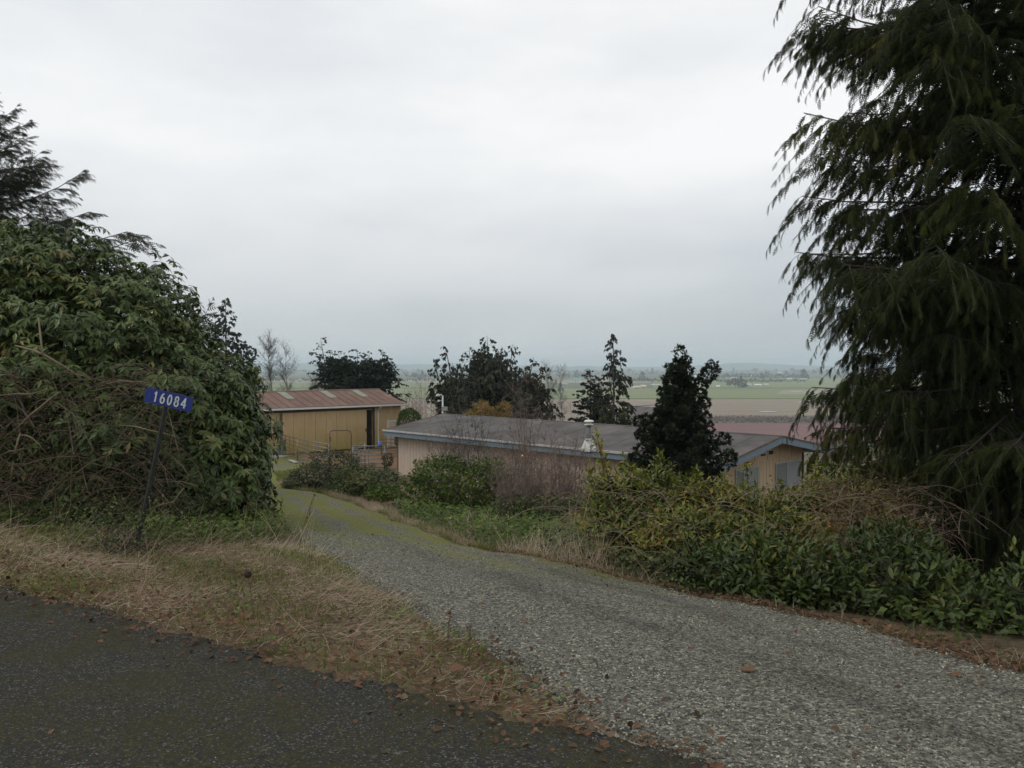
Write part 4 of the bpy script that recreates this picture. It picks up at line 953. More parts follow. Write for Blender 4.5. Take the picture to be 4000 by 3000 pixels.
# conifer rising behind the rhododendron at the left edge
rg = np.random.default_rng(5)
b = np.array(G(-150, 20.5)); hgt = 9.6
branch_tree('conifer_tree', 'dark ragged conifer rising behind the rhododendron at the left edge', b, hgt, .25, 290, lambda t: 7.2 * (1 - t) ** .82 + .6, lambda t: .15 + .3 * t, 'weeping_leaf', rg, 6, 4.0, .15, .2, frond(5, .3, .30, .08), 17, (.16, .30), .6, (10, .9, .95, .35))
# bright ivy on top of the thicket
rg = np.random.default_rng(6)
leafy('ivy_clump', 'bright green ivy clump on top of the thicket below the left conifer', 'ivy', (-8.5, 13.2, float(H(-8.5, 13.2))), [((-8.35, 13.2, 3.9), (.5, .5, .62)), ((-8.0, 13.3, 3.5), (.5, .5, .4)), ((-8.6, 13.1, 3.2), (.5, .5, .6))], 2600, small_leaf(.8), (.05, .085), 'bright_leaf', rg, 14, rad=.018, down=.5)

# bramble and bare hawthorn tangle in front of the rhododendron
def tangle(n, cx, cy, cz, rx, ry, rz, L0, L1, rad, rg, arch=.35, K=7):
    c = np.stack([rg.uniform(cx - rx, cx + rx, n), rg.uniform(cy - ry, cy + ry, n), rg.uniform(cz - rz, cz + rz, n)], -1)
    d = rdir(n, rg) * np.array([1, .5, .45]); d = norm(d); L = rg.uniform(L0, L1, n); u = np.linspace(-.5, .5, K)
    P = c[:, None] + d[:, None] * (L[:, None] * u)[..., None]; P[..., 2] -= arch * L[:, None] * (u ** 2)[None] * 2
    P += np.cumsum(rg.normal(0, .025, P.shape), 1) * L[:, None, None] * .5
    P[..., 2] = np.maximum(P[..., 2], H(P[..., 0], P[..., 1]) + .02)
    return tubes(P, rad * rg.uniform(.5, 1.3, (n, 1)) * (1 - .6 * (u + .5))[None], 4)
rg = np.random.default_rng(31)
tb = np.array([-7.2, 11.9, float(H(-7.2, 11.9))])
t = thing('bramble_thicket', 'tangled bare brown bramble stems with small leaves left of the sign', 'thicket', tb)
def loc(VF, b): return VF[0] - b, VF[1]
part('canes', loc(tangle(360, -7.0, 11.9, 1.05, 2.1, .45, 1.05, .5, 1.7, .007, rg), tb), 'twig_brown', t, smooth=True, kind='stuff')
part('fine_twigs', loc(tangle(850, -7.0, 11.85, 1.1, 2.1, .5, 1.1, .25, .8, .0035, rg), tb), 'twig_brown', t, kind='stuff')
for (pa, pb, pc, r_) in ((( 60, 1350), (180, 1390), (320, 1480), .016), ((0, 1545), (120, 1540), (205, 1522), .010), ((150, 1240), (165, 1380), (225, 1440), .014), ((60, 1680), (160, 1590), (235, 1530), .018), ((40, 1900), (60, 1760), (80, 1690), .016), ((415, 1500), (500, 1490), (590, 1498), .009), ((460, 1660), (580, 1680), (700, 1712), .009), ((560, 2000), (680, 1960), (720, 1905), .010), ((70, 1700), (125, 1710), (180, 1770), .011), ((0, 1780), (60, 1760), (110, 1755), .009)):
    q = np.array([at(*pa, 11.6), at(*pb, 11.4), at(*pc, 11.5)]); q = interp_path(q, np.linspace(0, 1, 3)); qq = np.array([q[0], q[0] * .4 + q[1] * .6 + [0, 0, .02], q[1], q[1] * .45 + q[2] * .55 + [0, 0, .015], q[2]])
    part('bare_branch', loc(tube(qq, [r_ * .7, r_, r_ * .9, r_ * .8, r_ * .5], 6), tb), 'twig_pale', t, smooth=True)
P, N = blob_points([((-6.2, 12.1, .95), (1.0, .5, .9)), ((-7.4, 12.2, 1.2), (1.5, .5, 1.1)), ((-8.6, 12.1, .8), (1.2, .5, 1.1))], 11000, .3, rg, .25)
R, S = leaf_cloud(P, N, None, (.03, .06), rg, .5, .3, .8); L1 = small_leaf(.6)
part('foliage', scatter(L1, R, S, P - tb), 'bramble_leaf', t, tint=rep(rg.random(len(P)), L1), kind='stuff')
# shaded brush and ivy round the foot of the rhododendron
rg = np.random.default_rng(33)
leafy('weed_clump', 'low leafy weeds hiding the foot of the sign post', 'plant', (-4.75, 9.9, float(H(-4.75, 9.9))), [((-4.8, 9.95, .12), (.55, .35, .42)), ((-4.4, 10.3, .1), (.5, .35, .38)), ((-5.3, 10.2, .12), (.55, .4, .40))], 2600, small_leaf(.6), (.03, .06), 'bramble_leaf', rg, 30, rad=.006, depth=.3, lump=.25)
leafy('holly_bush', 'dark small-leaved bush growing round the sign post', 'shrub', (-5.3, 11.9, float(H(-5.3, 11.9))), [((-5.3, 12.0, 1.05), (.55, .5, .6)), ((-5.0, 12.0, .35), (.8, .6, .55)), ((-5.8, 11.9, .3), (.6, .5, .4))], 3600, small_leaf(.6), (.03, .055), 'dull_leaf', rg, 30, rad=.01, depth=.25)
def carpet(name, label, cat, n, sampler, leaf, size, mat, rg, h=.12, kind='stuff', tilt=.5):
    x, y = sampler(n); n = len(x); P = np.stack([x, y, H(x, y) + rg.uniform(.01, 1, n) ** 1.5 * h + .02], -1)
    d = rdir(n, rg) * [1, 1, .3]; nr = np.array([0, -.25, 1.0]) + rdir(n, rg) * tilt; S = rg.uniform(size[0], size[1], n)
    tn = np.clip(.45 + .25 * np.sin(x * 2.3 + 1) * np.sin(y * 2.9) + rg.normal(0, .22, n), 0, 1)
    return tag(part(name, scatter(leaf, frames(d, nr), S, P), mat, tint=rep(tn, leaf)), label, cat, kind=kind)
def s_rect(x0, x1, y0, y1, cond=None):
    def f(n):
        x = rng.uniform(x0, x1, n); y = rng.uniform(y0, y1, n); k = np.ones(n, bool) if cond is None else cond(x, y); return x[k], y[k]
    return f
ivy = small_leaf(.85, .1)
carpet('ground_ivy', 'dark green ivy carpet at the foot of the rhododendron', 'ivy', 12000, s_rect(-9.5, -3.4, 10.6, 13.4, lambda x, y: (~in_drive(x, y, -.1)) & (sw(x, y)[0] > 2.3 + .5 * np.sin(x * 2))), ivy, (.04, .085), 'ivy_leaf', rg, .3)

# ------------------------------------------------------------------ the verge: grass, dry grass, leaf litter
rg = np.random.default_rng(41)
def verge_pts(n, smax=3.6, pad=.0, bias=1.0):
    s = rg.random(n) ** bias * smax + .02; w = rg.uniform(1.0, 16, n); x, y = xy(s, w)
    k = (w > wL(s) + pad + .12 * np.sin(s * 9) + rg.exponential(.05, n) - .1) & (x > -y * .72)
    return x[k], y[k]
def blades(n, pts, leaf, size, mat, name, label, lean, ldir, rg, wid=1.0, parent=None):
    x, y = pts(n); n = len(x)
    patchy = .5 + .5 * np.sin(x * 2.1 + 1.7 * np.sin(y * 1.3)) * np.sin(y * 2.7 + x)
    k = rg.random(n) < (.15 + .95 * patchy if 'dry' in mat else .10 + 1.0 * (1 - patchy)); x, y, patchy = x[k], y[k], patchy[k]; n = len(x)
    d = np.stack([rg.normal(0, .5, n) + ldir[0], rg.normal(0, .5, n) + ldir[1], np.zeros(n)], -1); up = rg.uniform(lean[0], lean[1], n)
    d = norm(d) * (1 - up)[:, None] + np.array([0, 0, 1.0]) * up[:, None]
    S = rg.uniform(size[0], size[1], n) * (.6 + .5 * (patchy if 'dry' in mat else 1 - patchy)); R = frames(d, np.array([0, 0, 1.0]) * .6 - np.stack([ldir[0] * np.ones(n), ldir[1] * np.ones(n), np.zeros(n)], -1) * .0 + rdir(n, rg) * .8)
    V, Fc = scatter(leaf, R, np.stack([S, np.full(n, wid) * rg.uniform(.7, 1.3, n) * .18, S], -1), np.stack([x, y, H(x, y) - .005], -1))
    zmin = H(V[:, 0], V[:, 1]) + .008; V[:, 2] = np.maximum(V[:, 2], zmin)
    tn = np.clip(.4 + .2 * np.sin(x * 1.3 + y) + rg.normal(0, .22, n), 0, 1)
    return tag(part(name, (V, Fc), mat, tint=rep(tn, leaf)), label, 'grass', kind='stuff')
blades(30000, lambda n: verge_pts(n, 3.6), blade(2, .35, .03), (.05, .13), 'green_grass', 'green_grass', 'short green grass along the verge beside the road', (.35, .95), (.1, -.1), rg)
blades(50000, lambda n: verge_pts(n, 3.5, .05, .8), blade(3, .5, .018), (.07, .21), 'dry_grass', 'dry_grass', 'tan dead grass lying over the verge beside the road', (.1, .55), (.75, -.45), rg)
blades(2600, lambda n: verge_pts(n, 3.4, .1, .45), blade(4, .7, .014), (.35, .7), 'dry_grass', 'tall_dry_grass', 'long bent straw stalks in front of the thicket', (.3, .75), (.8, -.2), rg)
def right_pts(n):
    s = rg.uniform(1.5, 17, n); w = wR(s) - rg.exponential(.32, n) + .08; x, y = xy(s, w); k = (np.abs(x) < y * .7) & (rg.random(n) < .12 + smooth01((s - 4.6) / 1.5)); return x[k], y[k]
blades(22000, right_pts, blade(3, .5, .018), (.08, .26), 'dry_grass', 'dry_edge_grass', 'tan dead grass strip between driveway and hedge', (.3, .9), (-.3, -.5), rg)
blades(20000, right_pts, blade(2, .35, .024), (.05, .16), 'green_grass', 'green_edge_grass', 'green grass along the far driveway edge', (.4, .95), (-.1, -.3), rg)
def yard_pts(n):
    s = rg.uniform(14, 40, n); w = wR(s) - rg.exponential(1.2, n) + .2; x, y = xy(s, w); return x[:], y[:]
blades(16000, yard_pts, blade(2, .4, .03), (.06, .2), 'green_grass', 'yard_grass', 'mossy grass along the driveway down to the barn yard', (.4, .9), (-.1, -.3), rg)
litter = (np.array([[0, 0, 0], [.35, .32, .10], [1, 0, .02], [.35, -.32, .08], [.7, .25, .14], [.7, -.25, .1]], float), np.array([[0, 4, 1], [0, 2, 4], [0, 3, 5], [0, 5, 2]]))
def litter_pts(n):
    s = np.abs(rg.normal(0, .5, n)) * rg.choice([1, 1, 1, -.5, 2.5], n); w = rg.uniform(.3, 12, n); x, y = xy(s, w); k = (y > 3) & (np.abs(x) < y * .7) & ((w > wL(np.maximum(s, 0)) - .4) | (rg.random(n) < .05)); return x[k], y[k]
lo = carpet('leaf_litter', 'brown dead leaves gathered along the road edge', 'leaf litter', 3600, litter_pts, litter, (.02, .07), 'dead_leaf', rg, .06)
def weed_pts(n):
    x, y = verge_pts(n, 3.5); k = np.sin(x * 3.3 + 1.1) * np.sin(y * 2.6 + x) > .35; return x[k], y[k]
carpet('verge_weeds', 'small green broad-leaved weeds dotted through the verge', 'weeds', 9000, weed_pts, ivy, (.02, .05), 'bright_leaf', rg, .07)
def litter2(n):
    s = rg.uniform(.1, 6, n); w = wR(s) + rg.normal(0, .25, n) - .1; x, y = xy(s, w); return x, y
carpet('leaf_litter', 'brown dead leaves along the hedge side of the driveway', 'leaf litter', 2600, litter2, litter, (.03, .07), 'dead_leaf', rg, .04)
carpet('leaf_litter', 'few scattered reddish leaves on the open gravel', 'leaf litter', 260, lambda n: drive_pts(n * 2), litter, (.02, .05), 'dead_leaf', rg, .03)
carpet('leaf_litter', 'few orange leaf scraps on the mossy road', 'leaf litter', 150, road_pts, litter, (.02, .05), 'dead_leaf', rg, .02)
big = mesh_data('fallen_leaf', litter[0], litter[1], 'dead_leaf', tint=np.full(6, .72))
for (px, py, s_, a_, lb) in ((2890, 2635, .12, -.5, 'long orange-brown fallen leaf lying in the damp wheel track'), (3720, 2600, .09, .4, 'orange fallen leaf at the driveway edge under the big cedar'), (1750, 2655, .13, .3, 'large curled rust-brown leaf at the tip of the verge'), (2480, 2890, .07, .9, 'rusty leaf where gravel meets the asphalt')):
    q = hitz(px, py, -.05); q[2] = float(H(q[0], q[1])) + .035; o = link('fallen_leaf', big); o.location = q.tolist(); o.scale = (s_, s_, s_); o.rotation_euler = (.1, -.08, a_); tag(o, lb, 'leaf')
# dead weed stalks that stand clear of the grass
surf('seed_head', (.02, .014, .010), (.045, .032, .024), 30, .9)
for (px, py, Y, h_, lx, head, lb) in ((985, 2490, 7.1, .40, -.05, 1, 'dead weed stalk with dark round seed head on the verge'), (1745, 2560, 6.4, .32, .03, 0, 'thin dark dead stalk near the tip of the verge'), (1830, 2600, 6.2, .28, .02, 0, 'short dead weed stalk beside the gravel'), (1160, 2150, 10.6, .75, .22, 2, 'tall dry dock stalk leaning over the driveway')):
    x = (px - 2000) / F * Y; b = np.array([x, Y, float(H(x, Y))]); t = thing('dead_stalk', lb, 'plant', b)
    q = [[0, 0, -.03], [lx * .3, 0, h_ * .4], [lx * .6, 0, h_ * .7], [lx, 0, h_]]; part('stalk', tube(q, [.005, .004, .004, .003], 5), 'twig_brown', t)
    if head == 1:
        hd = lathe([(0, -.03), (.025, -.02), (.034, .005), (.026, .03), (0, .04)], 9); part('seed_head', (hd[0] + [lx, 0, h_], hd[1]), 'seed_head', t); part('side_twig', tube([[lx * .6, 0, h_ * .72], [lx + .05, 0, h_ * .98]], .003, 4), 'twig_brown', t)
    else:
        n = 60 if head else 14; z = rg.uniform(.5, 1, n); L1 = small_leaf(.7); pp = np.stack([lx * z, rg.normal(0, .008, n), h_ * z], -1); part('seeds', kind='stuff', VF= scatter(L1, frames(rdir(n, rg), rdir(n, rg)), rg.uniform(.012, .025, n), pp), mat='dead_leaf', parent=t, tint=rep(rg.random(n) * .5, L1))

# ------------------------------------------------------------------ hedge on the right of the driveway
LAUREL = big_leaf(.34, .10, .05); LM = mid_leaf(.36, .1)
def laurel(label, blobs, n, mat, rg, size=(.075, .12), pieces=90, shoots=(), stems=26, group='cherry laurels along the driveway'):
    c0 = blobs[0][0]; base = np.array([c0[0], c0[1], float(H(c0[0], c0[1]))]); t = thing('cherry_laurel', label, 'shrub', base, 0, group)
    part('stems', loc(stems_in(base, blobs, stems, rg, .016), base), 'twig_brown', t, smooth=True)
    P, N = blob_points(blobs, n, .2, rg, .16)
    SP = []
    for (tip, foot) in shoots:                      # leafy shoots that stand above the mass
        tip = np.array(tip); foot = np.array(foot); k = 90; u = rg.random(k) ** .8; p = foot + (tip - foot) * u[:, None] + rg.normal(0, .04, (k, 3)) * (1.2 - u)[:, None] * 2
        P = np.concatenate([P, p]); N = np.concatenate([N, norm(rdir(k, rg) * [1, 1, .3] + np.array([0, 0, .5]))])
        part('shoot', loc(tube([foot, (foot + tip) / 2 + [.02, 0, 0], tip], [.012, .009, .004], 5), base), 'twig_brown', t)
    M = len(P); d = N * .45 + rdir(M, rg) * .75 + np.array([0, 0, .25]); R = frames(d, N * .6 + np.array([0, 0, .7]) + rdir(M, rg) * .4); S = rg.uniform(size[0], size[1], M)
    tn = np.clip(.45 + .28 * np.sin(P[:, 0] * 2.6 + P[:, 2] * 1.7) * np.sin(P[:, 1] * 2.2 + P[:, 2] * 3) + rg.normal(0, .2, M), 0, 1)
    split_leaves(t, base, LAUREL, mat, P, N, R, S, tn, pieces, LM)
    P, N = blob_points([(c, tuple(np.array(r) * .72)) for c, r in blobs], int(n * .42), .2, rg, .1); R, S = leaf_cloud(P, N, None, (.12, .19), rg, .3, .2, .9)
    part('inner_leaves', scatter(LM, R, S, P - base), 'laurel_shaded_leaf', t, tint=rep(rg.random(len(P)) * .35, LM), kind='stuff')
    return t
def B3(px, py, Y, rx, ry, rz): c = at(px, py, Y); return (tuple(c), (rx, ry, rz))
rg = np.random.default_rng(51)
laurel('yellow-green cherry laurel with tall upright shoot beside the mauve twigs', [B3(2420, 2000, 12.6, .62, .7, .7), B3(2400, 2130, 11.9, .55, .6, .6), B3(2560, 1990, 12.6, .65, .7, .66)], 6600, 'laurel_leaf', rg, pieces=110,
       shoots=[(at(2330, 1690, 12.3), at(2370, 1950, 12.4)), (at(2345, 1745, 12.5), at(2390, 1950, 12.5)), (at(2440, 1780, 12.4), at(2450, 1960, 12.4)), (at(2575, 1770, 12.5), at(2570, 1950, 12.5)), (at(2500, 1830, 12.2), at(2510, 1980, 12.3)), (at(2300, 1830, 12.0), at(2350, 2000, 12.2))])
laurel('yellow-green cherry laurel below the dark sculpted cypress', [B3(2740, 2010, 12.4, .75, .7, .55), B3(2680, 2150, 11.2, .75, .7, .58), B3(2900, 2020, 12.4, .65, .7, .46)], 6600, 'laurel_leaf', rg, pieces=110,
       shoots=[(at(2720, 1830, 12.3), at(2730, 1980, 12.3)), (at(2830, 1850, 12.5), at(2830, 1990, 12.5)), (at(2640, 1880, 12.2), at(2660, 2000, 12.3))])
laurel('yellow-green cherry laurel in front of the house gable', [B3(3110, 2040, 12.2, .75, .7, .5), B3(3050, 2150, 11.0, .75, .7, .56), B3(3300, 1980, 12.6, .7, .7, .56)], 6600, 'laurel_leaf', rg, pieces=110,
       shoots=[(at(3050, 1880, 12.2), at(3060, 2000, 12.2)), (at(3190, 1810, 12.2), at(3190, 1980, 12.2)), (at(2915, 1815, 11.8), at(2920, 1990, 11.9)), (at(3330, 1830, 12.4), at(3310, 1960, 12.5))])
laurel('shaded glossy cherry laurel at the driveway edge below the gable', [B3(2960, 2260, 9.4, .62, .55, .5), B3(3180, 2280, 9.1, .55, .5, .5), B3(2760, 2260, 9.9, .5, .5, .42)], 4200, 'laurel_shaded_leaf', rg, (.085, .13), pieces=110)
laurel('shaded glossy cherry laurel at the foot of the big cedar', [B3(3480, 2260, 8.6, .6, .55, .5), B3(3700, 2360, 8.2, .55, .5, .42), B3(3500, 2150, 9.4, .55, .6, .36)], 2600, 'laurel_shaded_leaf', rg, (.085, .135), pieces=130)
laurel('shaded cherry laurel at the right edge of the frame', [B3(3960, 2420, 8.0, .5, .5, .42), B3(4150, 2340, 8.4, .6, .6, .6)], 1700, 'laurel_shaded_leaf', rg, (.085, .135), pieces=80)
# rusty bramble between the laurels and the cedar
rg = np.random.default_rng(53)
bb = [B3(3400, 2020, 11.6, .8, .7, .62), B3(3280, 2170, 10.2, .6, .6, .5)]
t = leafy('bramble', 'rusty brown bramble mound between the laurels and the big cedar', 'shrub', (bb[0][0][0], bb[0][0][1], float(H(bb[0][0][0], bb[0][0][1]))), bb, 3200, small_leaf(.6), (.04, .08), 'rust_leaf', rg, 40, rad=.008, depth=.3, bark='twig_brown')
q = np.array(t.location); part('canes', loc(tangle(320, bb[0][0][0], bb[0][0][1] - .3, bb[0][0][2], .9, .8, .55, .4, 1.2, .0045, rg), q), 'twig_brown', t, kind='stuff')
hc = np.array((lambda c: (c[0], c[1], float(H(c[0], c[1]))))(at(2850, 2150, 10.6)))
t = thing('bramble', 'thin bare bramble canes threading through the cherry laurels', 'shrub', hc)
part('canes', loc(tangle(240, hc[0] - .2, hc[1], hc[2] + .75, 2.2, .9, .5, .4, 1.3, .0045, rg), hc), 'twig_pale', t, kind='stuff')
part('dead_leaves', (lambda P_: scatter(small_leaf(.6), frames(rdir(len(P_), rg), rdir(len(P_), rg)), rg.uniform(.03, .06, len(P_)), P_ - hc))(np.stack([rg.uniform(hc[0] - 2.2, hc[0] + 1.8, 700), rg.uniform(hc[1] - .9, hc[1] + .9, 700), hc[2] + rg.uniform(.2, 1.25, 700)], -1)), 'rust_leaf', t, tint=np.repeat(rg.random(700), 4), kind='stuff')
leafy('bramble', 'low leafy bramble at the driveway edge between shaded laurels', 'shrub', (lambda c: (c[0], c[1], float(H(c[0], c[1]))))(at(2560, 2230, 10.4)), [B3(2520, 2230, 10.6, .5, .4, .3), B3(2680, 2290, 9.8, .4, .4, .28)], 2200, small_leaf(.6), (.035, .07), 'bramble_leaf', rg, 20, rad=.008, depth=.25)

# mauve leafless thicket before the house wall
def twig_shrub(label, base, w, d, h, n, rg, mat='twig_mauve', fan=.35, group=None, tw=5):
    base = np.array(base, float); t = thing('twig_shrub', label, 'shrub', base, 0, group)
    b = np.stack([rg.uniform(-w, w, n), rg.uniform(-d, d, n), np.zeros(n)], -1); hh = h * rg.uniform(.35, 1.05, n) * (.8 + .25 * np.sin(b[:, 0] * 4.1 + 1)) * (1 - .25 * (np.abs(b[:, 0]) / w) ** 2)
    u = np.linspace(0, 1, 6); le = rg.normal(0, fan, (n, 2))
    P = b[:, None].repeat(6, 1); P[..., 0] += le[:, :1] * hh[:, None] * u ** 1.5; P[..., 1] += le[:, 1:] * hh[:, None] * u ** 1.5; P[..., 2] += hh[:, None] * u + (H(base[0] + b[:, 0], base[1] + b[:, 1]) - base[2])[:, None]
    P += np.cumsum(rg.normal(0, .012, P.shape), 1)
    part('stems', tubes(P, .008 * rg.uniform(.6, 1.3, (n, 1)) * (1 - .75 * u)[None], 3), mat, t, kind='stuff')
    m = n * tw; bi = rg.integers(0, n, m); k = rg.integers(2, 6, m); s0 = P[bi, k]; dd = norm(rdir(m, rg) * .8 + np.array([0, 0, .8])); L = rg.uniform(.12, .34, m) * h / 2
    uu = np.linspace(0, 1, 3); Q = s0[:, None] + dd[:, None] * (L[:, None] * uu)[..., None] + rg.normal(0, .01, (m, 3, 3))
    part('twigs', tubes(Q, .0042 * (1 - .6 * uu)[None].repeat(m, 0), 3), mat, t, kind='stuff')
    return t
rg = np.random.default_rng(61)
twig_shrub('dense mauve leafless thicket right of the green bush', G(2170, 18.6), 1.2, 1.0, 2.1, 300, rg, tw=22, fan=.2)
twig_shrub('tall greyish leafless shrub rising in front of the house wall', G(1830, 22.5), .75, .6, 3.1, 90, rg, 'bark_grey', .16, tw=16)
twig_shrub('thin reddish leafless shrub with a tip above the eave', G(2030, 21.0), .55, .5, 3.2, 70, rg, 'twig_mauve', .14, tw=16)
twig_shrub('fine leafless twigs before the left part of the house wall', G(1720, 24.0), .6, .5, 2.6, 60, rg, 'twig_mauve', .2, tw=12)
rg = np.random.default_rng(63)
def gb(c): return (c[0], c[1], float(H(c[0], c[1])))
def bush(name, label, bl, n, size, mat, st=24, leaf=None, **k): return leafy(name, label, 'shrub', gb(bl[0][0]), bl, n, leaf or small_leaf(.7), size, mat, rg, st, rad=.012, **k)
bush('ivy_bush', 'rounded green ivy bush covering the lower house wall', [B3(1760, 1900, 20.5, .95, .9, .72), B3(1640, 1940, 20.0, .55, .6, .55), B3(1900, 1890, 20.5, .6, .7, .62), B3(1700, 1850, 21.0, .6, .6, .42)], 9000, (.06, .11), 'ivy_leaf', depth=.16, lump=.2)
bush('ivy_bush', 'bright yellow-green shoots on the right of the green ivy bush', [B3(1925, 1850, 20.1, .34, .3, .3)], 500, (.06, .10), 'bright_leaf', 10)
bush('privet_bush', 'dull grey-green bush spilling onto the driveway near the corral', [B3(1230, 1865, 27.5, .85, .8, .42), B3(1310, 1820, 28.0, .9, .8, .55), B3(1160, 1885, 27.0, .45, .5, .25)], 7600, (.05, .10), 'dull_leaf', depth=.16, lump=.2)
bush('ivy_bush', 'mid-green bush between the corral and the house corner', [B3(1400, 1880, 26.0, .75, .8, .5), B3(1490, 1890, 25.5, .6, .7, .42), B3(1330, 1910, 25.5, .5, .6, .3)], 7600, (.055, .10), 'bramble_leaf', depth=.16, lump=.2)
bush('privet_bush', 'small dark shrub against the left house corner', [B3(1514, 1795, 46.5, .32, .3, .4)], 900, (.06, .1), 'dull_leaf', 8)
bush('ivy_bush', 'low green bramble tongue between two larger bushes', [B3(1490, 1925, 22.5, .5, .5, .22)], 1200, (.05, .09), 'ivy_leaf', 8)
carpet('ground_ivy', 'green ivy and weeds below the mauve thicket', 'ivy', 9500, s_rect(-2.6, 2.0, 12.8, 19.5, lambda x, y: (sw(x, y)[1] < wR(sw(x, y)[0]) - .35)), ivy, (.05, .10), 'ivy_leaf', rg, .35)
carpet('ground_ivy', 'low green cover under the hedge and cedar', 'ivy', 7000, s_rect(.5, 8, 7, 15, lambda x, y: (sw(x, y)[1] < wR(sw(x, y)[0]) - .3)), ivy, (.05, .09), 'laurel_shaded_leaf', rg, .3)
bush('ivy_bush', 'low leafy weeds along the foot of the mauve thicket', [B3(2100, 2000, 17.4, .6, .4, .34), B3(2230, 2010, 16.8, .5, .4, .36), B3(1990, 1985, 18.0, .5, .4, .3)], 3000, (.05, .09), 'bramble_leaf', 14, lump=.25)
# fern and pale straw tufts in front of the ivy
rg = np.random.default_rng(65)
c = gb(at(2110, 2040, 15.6)); t = thing('sword_fern', 'bright green fern clump below the mauve thicket', 'fern', c); fr = frond(10, .5, .2, .07); n = 46
az = rg.uniform(0, 6.28, n); d = np.stack([np.cos(az), np.sin(az), rg.uniform(.5, 1.3, n)], -1); part('fronds', scatter(fr, frames(d, np.array([0, 0, 1.0]) - d * .2), rg.uniform(.4, .65, n), rg.normal(0, .1, (n, 3)) * [2.2, 1, 0]), 'ivy_leaf', t, tint=rep(rg.uniform(.5, .9, n), fr))
for (px, Y, n, lb) in ((2080, 12.2, 120, 'pale green straw tuft on the driveway edge'), (2300, 11.2, 150, 'rusty dry grass tuft at the foot of the tall laurel'), (1870, 14.6, 110, 'leaning straw tuft in front of the ivy')):
    b = np.array(G(px, Y)); t = thing('grass_tuft', lb, 'grass', b, 0, 'grass tufts beside the driveway'); bl_ = blade(3, .35, .016); d = norm(rg.normal(0, .45, (n, 3)) * [1, 1, 0] + np.array([0, 0, 1.0]))
    part('blades', scatter(bl_, frames(d, rdir(n, rg)), np.stack([rg.uniform(.25, .6, n), np.full(n, .25), rg.uniform(.25, .5, n)], -1), rg.normal(0, .16, (n, 3)) * [1.6, 1, 0]), 'dry_grass', t, tint=rep(rg.random(n), bl_), kind='stuff')

# ------------------------------------------------------------------ big cedar on the right
rg = np.random.default_rng(71)
cb = np.array([8.25, 13.0, float(H(8.25, 13.0))]); hgt = 13.5
def cedar_r(t, s): 
    z = t * hgt; return np.interp(z, [0, 1.2, 2.5, 3.5, 5, 6.5, 9, 10.5, 12, 13.5], [2.6, 2.9, 3.3, 3.7, 4.1, 4.25, 4.25, 4.0, 2.8, .6])
fr = frond(6, .35, .30, .075)
branch_tree('red_cedar', 'big dark cedar with drooping fern-like sprays filling the right side', cb, hgt, .36, 298, lambda t: float(cedar_r(t, 0)), lambda t: -.30 + .44 * min(t * 2.2, 1), 'cedar_leaf', rg, 7, 3.8, .12, .22, fr, 29, (.12, .24), 1.0, (14, .9, .95, .95), t0=.01)
# ------------------------------------------------------------------ dark sculpted cypress in front of the house
rg = np.random.default_rng(73)
hb = np.array(G(2655, 24.0)); ht = 5.0
tu = tuft(4, 3, .26, .9); CL = []; BR = []
for k in range(66):
    tz = .10 + .86 * (k + rg.random()) / 66; az = k * 2.39996 + rg.normal(0, .3); L = float(np.interp(tz, [0, .25, .5, .75, .93, 1], [1.35, 1.42, 1.02, .58, .20, .06])) * rg.uniform(.7, 1.15)
    f = np.array([0, 0, tz * ht * .96]); e = f + np.array([math.cos(az) * L, math.sin(az) * L, L * .42]); BR.append([f, f * .5 + e * .5 - [0, 0, .04 * L], e])
    for q, r_ in ((1.0, .19 * (1.15 - .5 * tz)), (.70, .21 * (1.15 - .5 * tz)), (.40, .24 * (1.15 - .5 * tz))):
        if q * L > .12 or q == 1.0: CL.append((tuple(hb + f + (e - f) * q + rg.normal(0, .04, 3)), (r_ * rg.uniform(.8, 1.15), r_ * rg.uniform(.8, 1.15), r_ * rg.uniform(.65, 1.0))))
for q in (.5, .8, 1.0): CL.append((tuple(hb + np.array([.25 + .65 * q, -.1, 3.45 + .95 * q])), (.2, .2, .26)))
CL.append((tuple(hb + np.array([0, 0, ht * .97])), (.16, .16, .24))); BR.append([np.array([.1, 0, 3.3]), np.array([.6, -.1, 3.9]), np.array([.95, -.1, 4.5])])
t = thing('hinoki_cypress', 'near-black cypress with upswept tufted branches in front of the house', 'tree', hb)
part('trunk', tubes(np.array([[[0, 0, -.2], [.05, 0, ht * .5], [0, 0, ht * .95]]]), np.array([[.13, .08, .02]]), 8), 'bark', t, smooth=True)
part('limbs', tubes(np.array(BR), np.array([[.03, .02, .008]]).repeat(len(BR), 0), 4), 'bark', t, kind='stuff')
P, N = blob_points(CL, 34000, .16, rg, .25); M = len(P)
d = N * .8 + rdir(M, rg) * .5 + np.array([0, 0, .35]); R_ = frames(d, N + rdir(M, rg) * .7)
part('crown', scatter(tu, R_, rg.uniform(.07, .13, M), P - hb), 'hinoki_leaf', t, tint=rep(np.clip(.35 + .35 * np.clip(N[:, 2], -.5, 1) * rg.random(M) + rg.normal(0, .15, M), 0, 1), tu))

